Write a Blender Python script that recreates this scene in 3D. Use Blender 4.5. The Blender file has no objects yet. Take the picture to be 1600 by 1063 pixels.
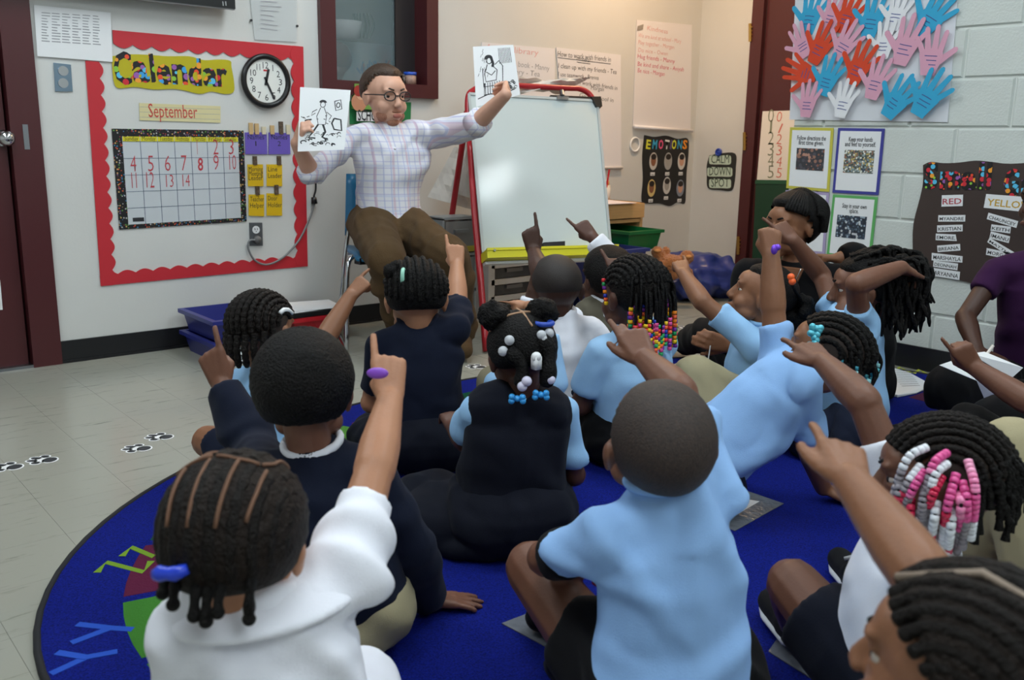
import bpy, math, random
import numpy as np
from mathutils import Vector, Matrix
random.seed(7); rng = np.random.default_rng(7)
SC = bpy.context.scene; COL = SC.collection
V = lambda *a: np.array(a, float)
# ------------------------------------------------------------------ camera
F, PITCH, ROLL, YAW, CH = 1426.46, 0.2183, -0.017, 0.7115, 1.0
_cy, _sy, _cp, _sp, _cr, _sr = math.cos(YAW), math.sin(YAW), math.cos(PITCH), math.sin(PITCH), math.cos(ROLL), math.sin(ROLL)
_fw = V(_sy, _cy, 0); _rt = V(_cy, -_sy, 0); _dn = V(0, 0, -1)
_f2 = _cp*_fw + _sp*_dn; _d2 = _cp*_dn - _sp*_fw
RT = _cr*_rt + _sr*_d2; DN = _cr*_d2 - _sr*_rt; FW = _f2; UPV = -DN
CAM = V(0, 0, CH)
cd = bpy.data.cameras.new('camera'); cam = bpy.data.objects.new('camera', cd); COL.objects.link(cam)
cd.sensor_width = 36; cd.lens = 36*F/1600; cd.clip_start = 0.02
M = Matrix.Identity(4)
for i, c in enumerate((RT, -DN, -FW, CAM)):
    for j in range(3): M[j][i] = c[j]
cam.matrix_world = M; SC.camera = cam
cd.dof.use_dof = True; cd.dof.focus_distance = 2.9; cd.dof.aperture_fstop = 6.0
# ------------------------------------------------------------------ view, world
SC.view_settings.view_transform = 'Standard'; SC.view_settings.look = 'None'
SC.view_settings.exposure = 0.52; SC.view_settings.gamma = 1
SC.view_settings.use_curve_mapping = False
w = bpy.data.worlds.new('world'); SC.world = w; w.use_nodes = True
w.node_tree.nodes['Background'].inputs[0].default_value = (.5, .55, .6, 1)
w.node_tree.nodes['Background'].inputs[1].default_value = 0
TUBE_POWER = 8.2          # ceiling troffers (emission strength)
WARM_POWER = 18           # warm recessed lamps over the alcove, watts
# ------------------------------------------------------------------ helpers
def ray(x, y): return RT*((x-800)/F) + DN*((y-531.5)/F) + FW
def at(x, y, d): return CAM + ray(x, y)*d
def nrm(v):
    v = np.asarray(v, float); return v/(np.linalg.norm(v)+1e-12)
def reach(p, x, y, L, s=1):
    """point on the line of sight x, y at bone length L from p (s=1: the farther one)"""
    r = ray(x, y); o = p-CAM; b = r@o; a = r@r; c = o@o-L*L; D = b*b-a*c
    t = (b + s*math.sqrt(D))/a if D > 0 else b/a
    q = CAM + r*t
    return p + nrm(q-p)*min(L*1.12, max(np.linalg.norm(q-p), L*.3)) if D <= 0 else q
def onz(x, y, z=0):
    r = ray(x, y); return CAM + r*((z-CH)/r[2])
class Fr:
    def __init__(s, o, x, y):
        s.o = V(*o); s.x = nrm(V(*x)); s.y = nrm(V(*y)); s.n = np.cross(s.x, s.y)
    def pt(s, u, v, h=0): return s.o + s.x*u + s.y*v + s.n*h
    def px(s, x, y):
        r = ray(x, y); t = ((s.o-CAM)@s.n)/(r@s.n); q = CAM + r*t - s.o
        return (q@s.x, q@s.y)
    def mat(s, u, v, h=0, a=0):
        c, d = math.cos(a), math.sin(a); X = s.x*c + s.y*d; Y = s.y*c - s.x*d; o = s.pt(u, v, h)
        return Matrix([[X[i], Y[i], s.n[i], o[i]] for i in range(3)] + [[0, 0, 0, 1]])
def lin(h):
    h = h.lstrip('#'); c = [int(h[i:i+2], 16)/255 for i in (0, 2, 4)]
    return tuple(((x+.055)/1.055)**2.4 if x > .04045 else x/12.92 for x in c) + (1,)
MATS = {}
def mat(name, col, rough=.6, metal=0, spec=.5, bump=0, bscale=60, var=0, vscale=8, emit=0, trans=0, alpha=1, stretch=None, sheen=0, coat=0, crease=0, cscale=9):
    if name in MATS: return MATS[name]
    m = bpy.data.materials.new(name); m.use_nodes = True; n = m.node_tree.nodes; L = m.node_tree.links
    b = n['Principled BSDF']; c = lin(col) if isinstance(col, str) else tuple(col)
    I = b.inputs
    I['Base Color'].default_value = c; I['Roughness'].default_value = rough; I['Metallic'].default_value = metal
    I['Specular IOR Level'].default_value = spec; I['Transmission Weight'].default_value = trans; I['Alpha'].default_value = alpha
    I['Sheen Weight'].default_value = sheen; I['Coat Weight'].default_value = coat
    if emit:
        I['Emission Color'].default_value = c; I['Emission Strength'].default_value = emit
    if bump or var:
        tc = n.new('ShaderNodeTexCoord'); mp = n.new('ShaderNodeMapping'); L.new(tc.outputs['Object'], mp.inputs[0])
        if stretch: mp.inputs['Scale'].default_value = stretch
    if var:
        t = n.new('ShaderNodeTexNoise'); t.inputs['Scale'].default_value = vscale; t.inputs['Detail'].default_value = 4
        L.new(mp.outputs[0], t.inputs[0]); mr = n.new('ShaderNodeMapRange')
        mr.inputs[1].default_value = .3; mr.inputs[2].default_value = .7; mr.inputs[3].default_value = 1-var; mr.inputs[4].default_value = 1+var
        L.new(t.outputs[0], mr.inputs[0]); mx = n.new('ShaderNodeVectorMath'); mx.operation = 'SCALE'
        mx.inputs[0].default_value = c[:3]; L.new(mr.outputs[0], mx.inputs['Scale']); L.new(mx.outputs[0], I['Base Color'])
    if bump:
        t2 = n.new('ShaderNodeTexNoise'); t2.inputs['Scale'].default_value = bscale; t2.inputs['Detail'].default_value = 5
        L.new(mp.outputs[0], t2.inputs[0]); bp = n.new('ShaderNodeBump'); bp.inputs['Strength'].default_value = bump; bp.inputs['Distance'].default_value = .01
        L.new(t2.outputs[0], bp.inputs['Height']); L.new(bp.outputs[0], I['Normal'])
    if crease:   # broad soft wrinkles of cloth
        tc3 = n.new('ShaderNodeTexCoord'); t3 = n.new('ShaderNodeTexNoise'); t3.noise_type = 'RIDGED_MULTIFRACTAL'; t3.inputs['Scale'].default_value = cscale; t3.inputs['Detail'].default_value = 1.5; t3.inputs['Distortion'].default_value = .8
        L.new(tc3.outputs['Object'], t3.inputs[0]); b3 = n.new('ShaderNodeBump'); b3.inputs['Strength'].default_value = crease; b3.inputs['Distance'].default_value = .012; L.new(t3.outputs[0], b3.inputs['Height'])
        if bump: L.new(b3.outputs[0], bp.inputs['Normal'])
        else: L.new(b3.outputs[0], I['Normal'])
    MATS[name] = m; return m
def dots_mat(name, base, scale=30, thr=.36, cols=('e8502a', '3aa0e0', '8cc63f', '9b5fb0', 'f0a030', 'd02838', '58c0e8')):
    """printed confetti dots: voronoi cells coloured at random on a dark ground"""
    m = bpy.data.materials.new(name); m.use_nodes = True; n = m.node_tree.nodes; L = m.node_tree.links; b = n['Principled BSDF']
    tc = n.new('ShaderNodeTexCoord'); v = n.new('ShaderNodeTexVoronoi'); v.inputs['Scale'].default_value = scale; v.inputs['Randomness'].default_value = .75
    L.new(tc.outputs['Object'], v.inputs[0])
    sp = n.new('ShaderNodeSeparateColor'); L.new(v.outputs['Color'], sp.inputs[0])
    cr = n.new('ShaderNodeValToRGB'); cr.color_ramp.interpolation = 'CONSTANT'; e = cr.color_ramp.elements
    while len(e) < len(cols): e.new(.5)
    for i, c in enumerate(cols): e[i].position = i/len(cols); e[i].color = lin(c)
    L.new(sp.outputs[0], cr.inputs[0]); lt = n.new('ShaderNodeMath'); lt.operation = 'LESS_THAN'; lt.inputs[1].default_value = thr
    L.new(v.outputs['Distance'], lt.inputs[0]); mx = n.new('ShaderNodeMix'); mx.data_type = 'RGBA'
    mx.inputs['A'].default_value = lin(base); L.new(lt.outputs[0], mx.inputs['Factor']); L.new(cr.outputs[0], mx.inputs['B'])
    L.new(mx.outputs['Result'], b.inputs['Base Color']); b.inputs['Roughness'].default_value = .6
    return m
class MB:
    def __init__(s): s.v = []; s.f = []
    def add(s, vs, fs):
        k = len(s.v); s.v += [tuple(map(float, p)) for p in vs]; s.f += [tuple(i+k for i in q) for q in fs]; return s
    def box(s, c, sz, R=None):
        c = V(*c); a = V(*sz)/2; R = np.eye(3) if R is None else np.asarray(R)
        P = [c + R@(a*V(i, j, k)) for i in (-1, 1) for j in (-1, 1) for k in (-1, 1)]
        return s.add(P, [(0, 1, 3, 2), (4, 6, 7, 5), (0, 4, 5, 1), (2, 3, 7, 6), (0, 2, 6, 4), (1, 5, 7, 3)])
    def hexa(s, b, t):   # bottom and top quads
        return s.add(list(b)+list(t), [(3, 2, 1, 0), (4, 5, 6, 7)] + [(i, (i+1) % 4, 4+(i+1) % 4, 4+i) for i in range(4)])
    def prism(s, fr, uv, h0, h1):
        n = len(uv); ar = sum(uv[i][0]*uv[(i+1) % n][1]-uv[(i+1) % n][0]*uv[i][1] for i in range(n))
        if ar < 0: uv = uv[::-1]
        P = [fr.pt(u, v, h0) for u, v in uv] + [fr.pt(u, v, h1) for u, v in uv]
        return s.add(P, [tuple(range(n))[::-1], tuple(range(n, 2*n))] + [(i, (i+1) % n, n+(i+1) % n, n+i) for i in range(n)])
    def loft(s, C, U, W, cap=True, n=16):
        """sections: centres C, half-axes U, W (vectors)"""
        m = len(C); P = []
        for c, u, w in zip(C, U, W):
            for k in range(n):
                a = 2*math.pi*k/n; P.append(np.asarray(c) + np.asarray(u)*math.cos(a) + np.asarray(w)*math.sin(a))
        fs = [(i*n+k, i*n+(k+1) % n, (i+1)*n+(k+1) % n, (i+1)*n+k) for i in range(m-1) for k in range(n)]
        if cap: fs += [tuple(range(n))[::-1], tuple(range((m-1)*n, m*n))]
        return s.add(P, fs)
    def tube(s, pts, r, n=8, cap=True, flat=1.0, side=None):
        pts = [V(*p) for p in pts]; m = len(pts); r = [r]*m if np.isscalar(r) else r
        U = []; W = []; prev = None
        for i in range(m):
            t = nrm(pts[min(i+1, m-1)]-pts[max(i-1, 0)])
            if side is not None: u = np.asarray(side, float)
            elif prev is None: u = V(0, 0, 1) if abs(t[2]) < .9 else V(1, 0, 0)
            else: u = prev
            u = nrm(u-t*(u@t)); prev = u; U.append(u*r[i]); W.append(np.cross(t, u)*r[i]*flat)
        return s.loft(pts, U, W, cap, n)
    def cap(s, a, b, ra, rb, n=12):
        a = V(*a); b = V(*b); t = nrm(b-a); u = V(0, 0, 1) if abs(t[2]) < .9 else V(1, 0, 0)
        u = nrm(u-t*(u@t)); w = np.cross(t, u); C = []; R = []
        for q in (85, 60, 30, 0): C.append(a-t*ra*math.sin(math.radians(q))); R.append(ra*math.cos(math.radians(q)))
        for q in (0, 30, 60, 85): C.append(b+t*rb*math.sin(math.radians(q))); R.append(rb*math.cos(math.radians(q)))
        return s.loft(C, [u*r for r in R], [w*r for r in R], True, n)
    def ell(s, c, r, R=None, nu=14, nv=9):
        c = V(*c); r = V(*r) if not np.isscalar(r) else V(r, r, r); R = np.eye(3) if R is None else np.asarray(R); P = [c + R@(r*V(0, 0, -1))]
        for j in range(1, nv):
            a = -math.pi/2 + math.pi*j/nv
            for k in range(nu):
                b = 2*math.pi*k/nu; P.append(c + R@(r*V(math.cos(a)*math.cos(b), math.cos(a)*math.sin(b), math.sin(a))))
        P.append(c + R@(r*V(0, 0, 1))); e = len(P)-1
        fs = [(0, 1+(k+1) % nu, 1+k) for k in range(nu)]
        fs += [(1+j*nu+k, 1+j*nu+(k+1) % nu, 1+(j+1)*nu+(k+1) % nu, 1+(j+1)*nu+k) for j in range(nv-2) for k in range(nu)]
        fs += [(e, 1+(nv-2)*nu+k, 1+(nv-2)*nu+(k+1) % nu) for k in range(nu)]
        return s.add(P, fs)
    def torus(s, c, x, y, R, r, n=28, k=8):
        c = V(*c); x = nrm(x); y = nrm(y); z = np.cross(x, y); P = []; f = []
        for i in range(n):
            a = 2*math.pi*i/n; d = x*math.cos(a)+y*math.sin(a)
            for j in range(k):
                b = 2*math.pi*j/k; P.append(c + d*(R+r*math.cos(b)) + z*r*math.sin(b))
        return s.add(P, [(i*k+j, ((i+1) % n)*k+j, ((i+1) % n)*k+(j+1) % k, i*k+(j+1) % k) for i in range(n) for j in range(k)])
    def disc(s, fr, u, v, r, h0, h1, n=32):
        return s.prism(fr, [(u+r*math.cos(2*math.pi*i/n), v+r*math.sin(2*math.pi*i/n)) for i in range(n)], h0, h1)
    def mesh(s, off=(0, 0, 0)):
        me = bpy.data.meshes.new('m'); o = V(*off)
        me.from_pydata([tuple(V(*p)-o) for p in s.v], [], s.f); me.update(); return me
    def build(s, name, m, parent=None, smooth=False, loc=None):
        off = WL.get(parent, V(0, 0, 0)) if parent else (V(*loc) if loc is not None else V(0, 0, 0))
        me = s.mesh(off); o = bpy.data.objects.new(name, me); me.name = name; COL.objects.link(o)
        if m: me.materials.append(m)
        if parent: o.parent = parent; WL[o] = off
        else: o.location = off; WL[o] = off
        if smooth: me.polygons.foreach_set('use_smooth', [True]*len(me.polygons))
        return o
WL = {}
def tag(o, label=None, cat=None, group=None, kind=None):
    if label: o['label'] = label
    if cat: o['category'] = cat
    if group: o['group'] = group
    if kind: o['kind'] = kind
    return o
def thing(name, label, cat, loc=(0, 0, 0), group=None):
    o = bpy.data.objects.new(name, None); COL.objects.link(o); o.location = tuple(loc); o.empty_display_size = .05
    WL[o] = V(*loc); return tag(o, label, cat, group)
def inst(name, me, parent, M):   # a part that shares mesh data; M: world matrix
    o = bpy.data.objects.new(name, me); COL.objects.link(o); o.parent = parent
    o.matrix_local = Matrix.Translation(-Vector(WL[parent])) @ M; WL[o] = V(*M.translation); return o
TXT = {}
def text(body, fr, p0, p1, m, parent, name='lettering', bold=0, hgt=None, h=.002, shear=0, ex=.0006):
    """lettering on frame fr: baseline from uv p0 to p1, cap height hgt (None: natural)"""
    k = (body, bold, shear)
    if k not in TXT:
        cu = bpy.data.curves.new('t', 'FONT'); cu.body = body; cu.size = 1; cu.offset = bold; cu.shear = shear; cu.resolution_u = 2
        o = bpy.data.objects.new('t', cu); COL.objects.link(o); dg = bpy.context.evaluated_depsgraph_get()
        me = bpy.data.meshes.new_from_object(o.evaluated_get(dg)); bpy.data.objects.remove(o); bpy.data.curves.remove(cu); TXT[k] = me
    me = TXT[k].copy(); n = len(me.vertices); co = np.zeros(n*3); me.vertices.foreach_get('co', co); co = co.reshape(-1, 3)
    x0, x1 = co[:, 0].min(), co[:, 0].max(); d = V(p1[0]-p0[0], p1[1]-p0[1]); W = np.linalg.norm(d); sx = W/(x1-x0); sy = sx if hgt is None else hgt/.73
    a = math.atan2(d[1], d[0]); c, s_ = math.cos(a), math.sin(a)
    X = (co[:, 0]-x0)*sx; Y = co[:, 1]*sy; u = p0[0]+X*c-Y*s_; v = p0[1]+X*s_+Y*c
    out = fr.o + np.outer(u, fr.x) + np.outer(v, fr.y) + fr.n*h - WL.get(parent, V(0, 0, 0))
    me.vertices.foreach_set('co', out.ravel()); me.materials.clear(); me.materials.append(m); me.update()
    o = bpy.data.objects.new(name, me); me.name = name; COL.objects.link(o); o.parent = parent; WL[o] = WL.get(parent, V(0, 0, 0)); return o
def tpx(body, fr, a, b, m, parent, **k): return text(body, fr, fr.px(*a), fr.px(*b), m, parent, **k)
def pxs(fr, L): return [fr.px(*p) for p in L]
def sheet(name, fr, L, m, parent=None, h0=.0005, h1=.0015, label=None, cat=None, group=None, uv=False, loc=None):
    q = L if uv else pxs(fr, L); c = np.mean(q, axis=0)
    o = MB().prism(fr, list(q), h0, h1).build(name, m, parent, loc=None if parent else fr.pt(c[0], c[1], h0))
    return tag(o, label, cat, group)
def stroke(mb, fr, uv, w, h0, h1):
    """flat pen stroke along a polyline"""
    uv = [V(*p) for p in uv]; n = len(uv); Lp = []; Rp = []
    for i in range(n):
        t = nrm(uv[min(i+1, n-1)]-uv[max(i-1, 0)]); q = V(-t[1], t[0])*w/2; Lp.append(uv[i]+q); Rp.append(uv[i]-q)
    P = [fr.pt(*p, h1) for p in Lp] + [fr.pt(*p, h1) for p in Rp] + [fr.pt(*p, h0) for p in Lp] + [fr.pt(*p, h0) for p in Rp]
    f = []
    for i in range(n-1):
        f += [(n+i, n+i+1, i+1, i), (i, i+1, 2*n+i+1, 2*n+i), (3*n+i, 3*n+i+1, n+i+1, n+i)]
    return mb.add(P, f)
def wavy(fr, L, amp, k, n=14):
    """closed outline from pixel corners with wavy sides"""
    q = [V(*fr.px(*p)) for p in L]; out = []
    for i in range(len(q)):
        a, b = q[i], q[(i+1) % len(q)]; d = b-a; t = nrm(d); nn = V(-t[1], t[0])
        for j in range(n):
            s = j/n; out.append(tuple(a+d*s + nn*amp*math.sin(2*math.pi*k*s)))
    return out
def spline(P, n=10):
    P = [np.asarray(p, float) for p in P]; P = [2*P[0]-P[1]] + P + [2*P[-1]-P[-2]]; out = []
    for i in range(1, len(P)-2):
        for j in range(n):
            t = j/n; a, b, c, d = P[i-1:i+3]
            out.append(.5*(2*b + (c-a)*t + (2*a-5*b+4*c-d)*t*t + (3*b-a-3*c+d)*t**3))
    out.append(P[-2]); return out
# ------------------------------------------------------------------ materials
M_ = mat
wall_m = M_('wall_paint', 'd3d4d2', .55, bump=.05, bscale=90, var=.02, vscale=3)
blk_m = M_('block_paint', 'd0d6d2', .5, bump=.25, bscale=120, var=.02)
mort_m = M_('mortar_paint', 'dfe3df', .6)
maroon = maroon2 = reddoor = M_('maroon_paint', '4c2024', .35, bump=.03, bscale=30)   # one paint on every door and frame
black_rub = M_('black_rubber', '16171b', .35)
white_p = M_('white_paper', 'e9ebee', .7, var=.01)
cream_p = M_('cream_paper', 'ece6df', .7)
lilac_p = M_('pale_chart_paper', 'e6e4e8', .7, bump=.1, bscale=12)
ink = M_('black_ink', '23252b', .6); rink = M_('red_ink', 'c4463e', .6); pink_ink = M_('magenta_ink', 'd0426e', .6); gink = M_('grey_ink', '9a9ca2', .7); faint = M_('faint_pink_ink', 'e0a8a8', .7)
chrome = M_('chrome', 'c8cace', .12, metal=1); steel = M_('brushed_steel', '9a9ea4', .3, metal=1); brass = M_('brass', 'c8a25c', .3, metal=1)
blackp = M_('black_plastic', '131417', .35); silverp = M_('silver_plastic', 'a8aaae', .35)
redp = M_('red_plastic', 'c0202c', .35); bluebin = M_('blue_plastic', '232a7a', .35); greenbin = M_('green_plastic', '0c6b3a', .35); bluebin2 = M_('blue_tub_plastic', '2b3a80', .4)
wood = M_('birch_wood', 'd2a671', .5, var=.08, vscale=5, stretch=(1, 1, 12)); yellow = M_('yellow_card', 'e0b80e', .6); purple = M_('purple_card', '6a58b8', .5)
redtube = M_('red_tube_paint', 'a81e28', .3); ytray = M_('yellow_tray', 'd6cf1e', .35); board_w = M_('whiteboard', 'c6d2d4', .12, spec=.6)
red_b = M_('red_border_card', 'c22834', .5)
# ------------------------------------------------------------------ the room
YB, XC, XB, YE, ZC = 4.232, 5.34, 4.05, 2.61, 2.7
XL, YN = -1.6, -2.4
BW = Fr((0, YB, 0), (1, 0, 0), (0, 0, 1)); KW = Fr((XB, 0, 0), (0, -1, 0), (0, 0, 1)); AW = Fr((XC, 0, 0), (0, -1, 0), (0, 0, 1)); FL = Fr((0, 0, 0), (1, 0, 0), (0, 1, 0))
def struct(o): o['kind'] = 'structure'; return o
def px_u(fr, x, y): return fr.px(x, y)[0]
fm = M_('floor_grout', '77786f', .6)
floor = struct(MB().box(((XL+XC)/2, (YB+YN)/2, -.06), (XC-XL+.4, YB-YN+.4, .114)).build('floor', fm))
tile_m = M_('vinyl_tile', 'a9aaa0', .28, var=.05, vscale=26, stretch=(1, 5, 1), bump=.03, bscale=20)
# scuffed vinyl tile: pale ground with thin dark streaks
def tilemat():
    m = bpy.data.materials.new('streaked_vinyl_tile'); m.use_nodes = True; n = m.node_tree.nodes; L = m.node_tree.links; b = n['Principled BSDF']
    g = n.new('ShaderNodeNewGeometry'); mp = n.new('ShaderNodeMapping'); mp.inputs['Scale'].default_value = (5, 46, 1); mp.inputs['Rotation'].default_value = (0, 0, .55)
    L.new(g.outputs['Position'], mp.inputs[0]); t = n.new('ShaderNodeTexNoise'); t.inputs['Scale'].default_value = 1.0; t.inputs['Detail'].default_value = 6; t.inputs['Roughness'].default_value = .7
    L.new(mp.outputs[0], t.inputs[0]); r = n.new('ShaderNodeValToRGB'); e = r.color_ramp.elements
    e[0].position = .3; e[0].color = lin('6f7168'); e[1].position = .42; e[1].color = lin('9c9c92'); L.new(t.outputs[0], r.inputs[0])
    L.new(r.outputs[0], b.inputs['Base Color']); b.inputs['Roughness'].default_value = .24; return m
tile_m = tilemat()
TS = .2265; tm = MB().hexa([(-.1131, -.1131, -.003), (.1131, -.1131, -.003), (.1131, .1131, -.003), (-.1131, .1131, -.003)],
                          [(-.1129, -.1129, 0), (.1129, -.1129, 0), (.1129, .1129, 0), (-.1129, .1129, 0)]).mesh(); tm.materials.append(tile_m); tm.name = 'tile'
WL[floor] = V(0, 0, 0); ext = MB(); cells = []
for i in range(-8, 25):
    for j in range(-12, 20):
        x, y = .1+(i+.5)*TS, YB-.06-(j+.5)*TS
        if x > XC-.1 or x < XL+.1 or y < YN+.1: continue
        if x > XB-.12 and y < YE+.1: continue
        vis = (y > .9 and x > -.6 and x < 3.1 and ((x-2.226)/1.7)**2+((y-1.642)/1.16)**2 > 1 and (y > 1.2*x-1)) or (2.9 < x and y > 2.3 and x < 5.2 and ((x-2.226)/1.7)**2+((y-1.642)/1.16)**2 > 1)
        cells.append((vis, x, y))
nv_ = 0
for vis, x, y in cells:
    if vis and nv_ < 298: inst('tile', tm, floor, Matrix.Translation((x, y, 0))); nv_ += 1
    else: ext.hexa([(x-.1125, y-.1125, -.003), (x+.1125, y-.1125, -.003), (x+.1125, y+.1125, -.003), (x-.1125, y+.1125, -.003)], [(x-.1116, y-.1116, 0), (x+.1116, y-.1116, 0), (x+.1116, y+.1116, 0), (x-.1116, y+.1116, 0)])
tag(ext.build('tile_field', tile_m, floor), kind='stuff')
# back wall with door and window openings
dl, dr = px_u(BW, 93, 533)-.12-.86, px_u(BW, 93, 533)   # outer frame left/right of the maroon door
(wl, _), (wr, wz) = BW.px(497, 60), BW.px(680, 155)
wl0, wr0, wz0, wz1 = wl, wr, wz, 2.15
back = MB()
def wseg(a, b, z0, z1): back.box(((a+b)/2, YB+.06, (z0+z1)/2), (b-a, .12, z1-z0))
wseg(XL, dl, 0, ZC); wseg(dl, dr, 2.08, ZC); wseg(dr, wl0, 0, ZC); wseg(wl0, wr0, 0, wz0); wseg(wl0, wr0, wz1, ZC); wseg(wr0, XC+.12, 0, ZC)
wb = struct(back.build('wall_back', wall_m))
struct(MB().box((XC+.06, (YB+YE)/2, ZC/2), (.12, YB-YE+.0, ZC)).build('wall_alcove', wall_m))
wl_ = struct(MB().box((XL-.06, (YB+YN)/2, ZC/2), (.12, YB-YN+.24, ZC)).build('wall_left', wall_m))
struct(MB().box(((XL+XC)/2, YN-.06, ZC/2), (XC-XL, .12, ZC)).build('wall_rear', wall_m))
struct(MB().box(((XL+XC)/2, (YB+YN)/2, ZC+.06), (XC-XL+.3, YB-YN+.3, .12)).build('ceiling', M_('ceiling_tile', 'dcdcd6', .9, bump=.3, bscale=90)))
wside = struct(MB().box((XB+.13, (YE+YN)/2, ZC/2), (.24, YE-YN-.004, ZC)).build('wall_side', mort_m)); WL[wside] = V(0, 0, 0)
struct(MB().box(((XB+.25+XC)/2, YE-.06, ZC/2), (XC-XB-.25, .12, ZC)).build('wall_return', wall_m))
# painted concrete blocks of the side wall
bl, bh, g = .4236, .2037, .006
def blockmesh(l):
    b = .007
    return MB().hexa([(0, -l/2+g/2, -bh/2+g/2), (0, l/2-g/2, -bh/2+g/2), (0, l/2-g/2, bh/2-g/2), (0, -l/2+g/2, bh/2-g/2)][::-1],
                     [(-.011, -l/2+g/2+b, -bh/2+g/2+b), (-.011, l/2-g/2-b, -bh/2+g/2+b), (-.011, l/2-g/2-b, bh/2-g/2-b), (-.011, -l/2+g/2+b, bh/2-g/2-b)][::-1]).mesh()
BMS = {}
for k in range(-5, 8):
    z0 = 1.0724+k*bh; off = 2.0187 if k % 2 == 0 else 1.809
    for j in range(-10, 3):
        y0, y1 = off+j*bl, off+(j+1)*bl
        y1 = min(y1, YE); y0 = max(y0, YN)
        if y1-y0 < .05 or z0+bh > ZC: continue
        L_ = round(y1-y0, 3)
        if L_ not in BMS: BMS[L_] = blockmesh(L_); BMS[L_].materials.append(blk_m); BMS[L_].name = 'block'
        inst('block', BMS[L_], wside, Matrix.Translation((XB+.01, (y0+y1)/2, z0+bh/2)))
# baseboards
struct(MB().box(((dr+XC)/2, YB-.005, .049), (XC-dr, .011, .098)).box(((dr+XC)/2, YB-.011, .006), (XC-dr, .012, .012)).build('baseboard_back', black_rub))
struct(MB().box((XB-.007, (YE+YN)/2, .052), (.012, YE-YN, .104)).build('baseboard_side', black_rub))
# ceiling light troffers (out of frame, the light of the room)
tube_m = M_('lit_diffuser', (.88, .97, 1.0, 1), .5, emit=TUBE_POWER)
for nm, x, y in (('calendar', .3, 3.0), ('easel', 2.3, 3.0), ('floor', .3, .9), ('rug', 2.4, .9), ('left_rear', .3, -1.2), ('right_rear', 2.4, -1.2)):
    t = thing('ceiling_light_%s_offscreen' % nm, 'white recessed fluorescent ceiling panel over the classroom', 'light', (x, y, ZC), 'fluorescent ceiling panels')
    MB().box((x, y, ZC-.012), (.56, 1.16, .006)).build('diffuser_%s_offscreen' % nm, tube_m, t)
    fr_ = MB()
    for sx in (-1, 1): fr_.box((x+sx*.295, y, ZC-.01), (.03, 1.22, .02)).box((x, y+sx*.595, ZC-.01), (.62, .03, .02))
    fr_.build('frame', M_('white_metal', 'e4e4e4', .4), t)
t = thing('ceiling_panel_offscreen', 'small square lit ceiling panel above the middle of the rug', 'light', (3.6, 1.67, ZC))
MB().box((3.6, 1.67, ZC-.012), (.29, .34, .006)).build('diffuser_panel_offscreen', tube_m, t)
fr_ = MB()
for sx in (-1, 1): fr_.box((3.6+sx*.16, 1.67, ZC-.01), (.03, .4, .02)).box((3.6, 1.67+sx*.185, ZC-.01), (.35, .03, .02))
fr_.build('frame', M_('white_metal', 'e4e4e4', .4), t)
for (x, y) in ((4.35, 3.5),):
    t = thing('downlight_offscreen', 'warm recessed round downlight above the beanbag corner', 'light', (x, y, ZC))
    MB().torus((x, y, ZC-.006), V(1, 0, 0), V(0, 1, 0), .085, .012).build('trim_ring', M_('white_metal', 'e4e4e4', .4), t, True)
    ld = bpy.data.lights.new('bulb_offscreen', 'AREA'); ld.shape = 'DISK'; ld.size = .15; ld.energy = WARM_POWER; ld.color = (1, .66, .38)
    lo = bpy.data.objects.new('bulb_offscreen', ld); COL.objects.link(lo); lo.parent = t; lo.location = (0, 0, -.02)
# ------------------------------------------------------------------ doors and window
def wbox(fr, u0, u1, v0, v1, h0, h1, mb=None):
    mb = mb or MB(); return mb.prism(fr, [(u0, v0), (u1, v0), (u1, v1), (u0, v1)], h0, h1)
d1 = struct(wbox(BW, dl+.1, dr-.125, .012, 2.0, -.06, -.02).build('door_1', maroon, loc=BW.pt((dl+dr)/2, 0, 0)))
f1 = wbox(BW, dr-.115, dr, 0, 2.08, -.1, .02); wbox(BW, dl, dl+.1, 0, 2.08, -.1, .02, f1); wbox(BW, dl, dr, 2.0, 2.08, -.1, .02, f1)
f1.build('door_frame', maroon2, d1); wbox(BW, dl+.1, dr-.115, 0, .012, -.1, .015).build('threshold', steel, d1)
u, v = BW.px(6, 216); kn = MB(); kn.tube([BW.pt(u, v, -.02), BW.pt(u, v, .02), BW.pt(u, v, .03), BW.pt(u, v, .055), BW.pt(u, v, .065)], [.014, .014, .03, .03, .012], 20); kn.disc(BW, u, v, .034, -.02, -.012)
kn.build('door_knob', chrome, d1, True)
u, v = BW.px(38, 214); wbox(BW, u-.008, u+.012, v-.05, v+.05, -.01, .022).build('strike_plate', steel, d1)
sheet('notice', Fr((0, YB+.02, 0), (1, 0, 0), (0, 0, 1)), [(-40, 440), (0, 438), (4, 484), (-40, 488)], white_p, d1, 0, .003)
d2y1 = -AW.px(1165, 200)[0]-.085
d2 = struct(wbox(AW, -d2y1+.03, -d2y1+.86, .01, 2.1, .0, .015).build('door_2', reddoor, loc=AW.pt(-d2y1+.4, 0)))
f2 = wbox(AW, -d2y1-.065, -d2y1+.022, 0, 2.18, 0, .045); wbox(AW, -d2y1+.87, -d2y1+.94, 0, 2.18, 0, .045, f2); wbox(AW, -d2y1-.065, -d2y1+.94, 2.11, 2.18, 0, .045, f2); f2.build('door_frame', maroon2, d2)
for y0, y1, x in ((38, 66, 1179), (207, 235, 1170), (369, 397, 1160)):
    a, b = AW.px(x, y1), AW.px(x, y0); hb = MB().tube([AW.pt(a[0], a[1], .05), AW.pt(b[0], b[1], .05)], .011, 10)
    for q in (.2, .4, .6, .8): c = AW.pt(a[0], a[1]+(b[1]-a[1])*q, .05); hb.tube([c-V(0, 0, .003), c+V(0, 0, .003)], .0125, 10)
    hb.build('hinge', brass, d2)
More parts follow.
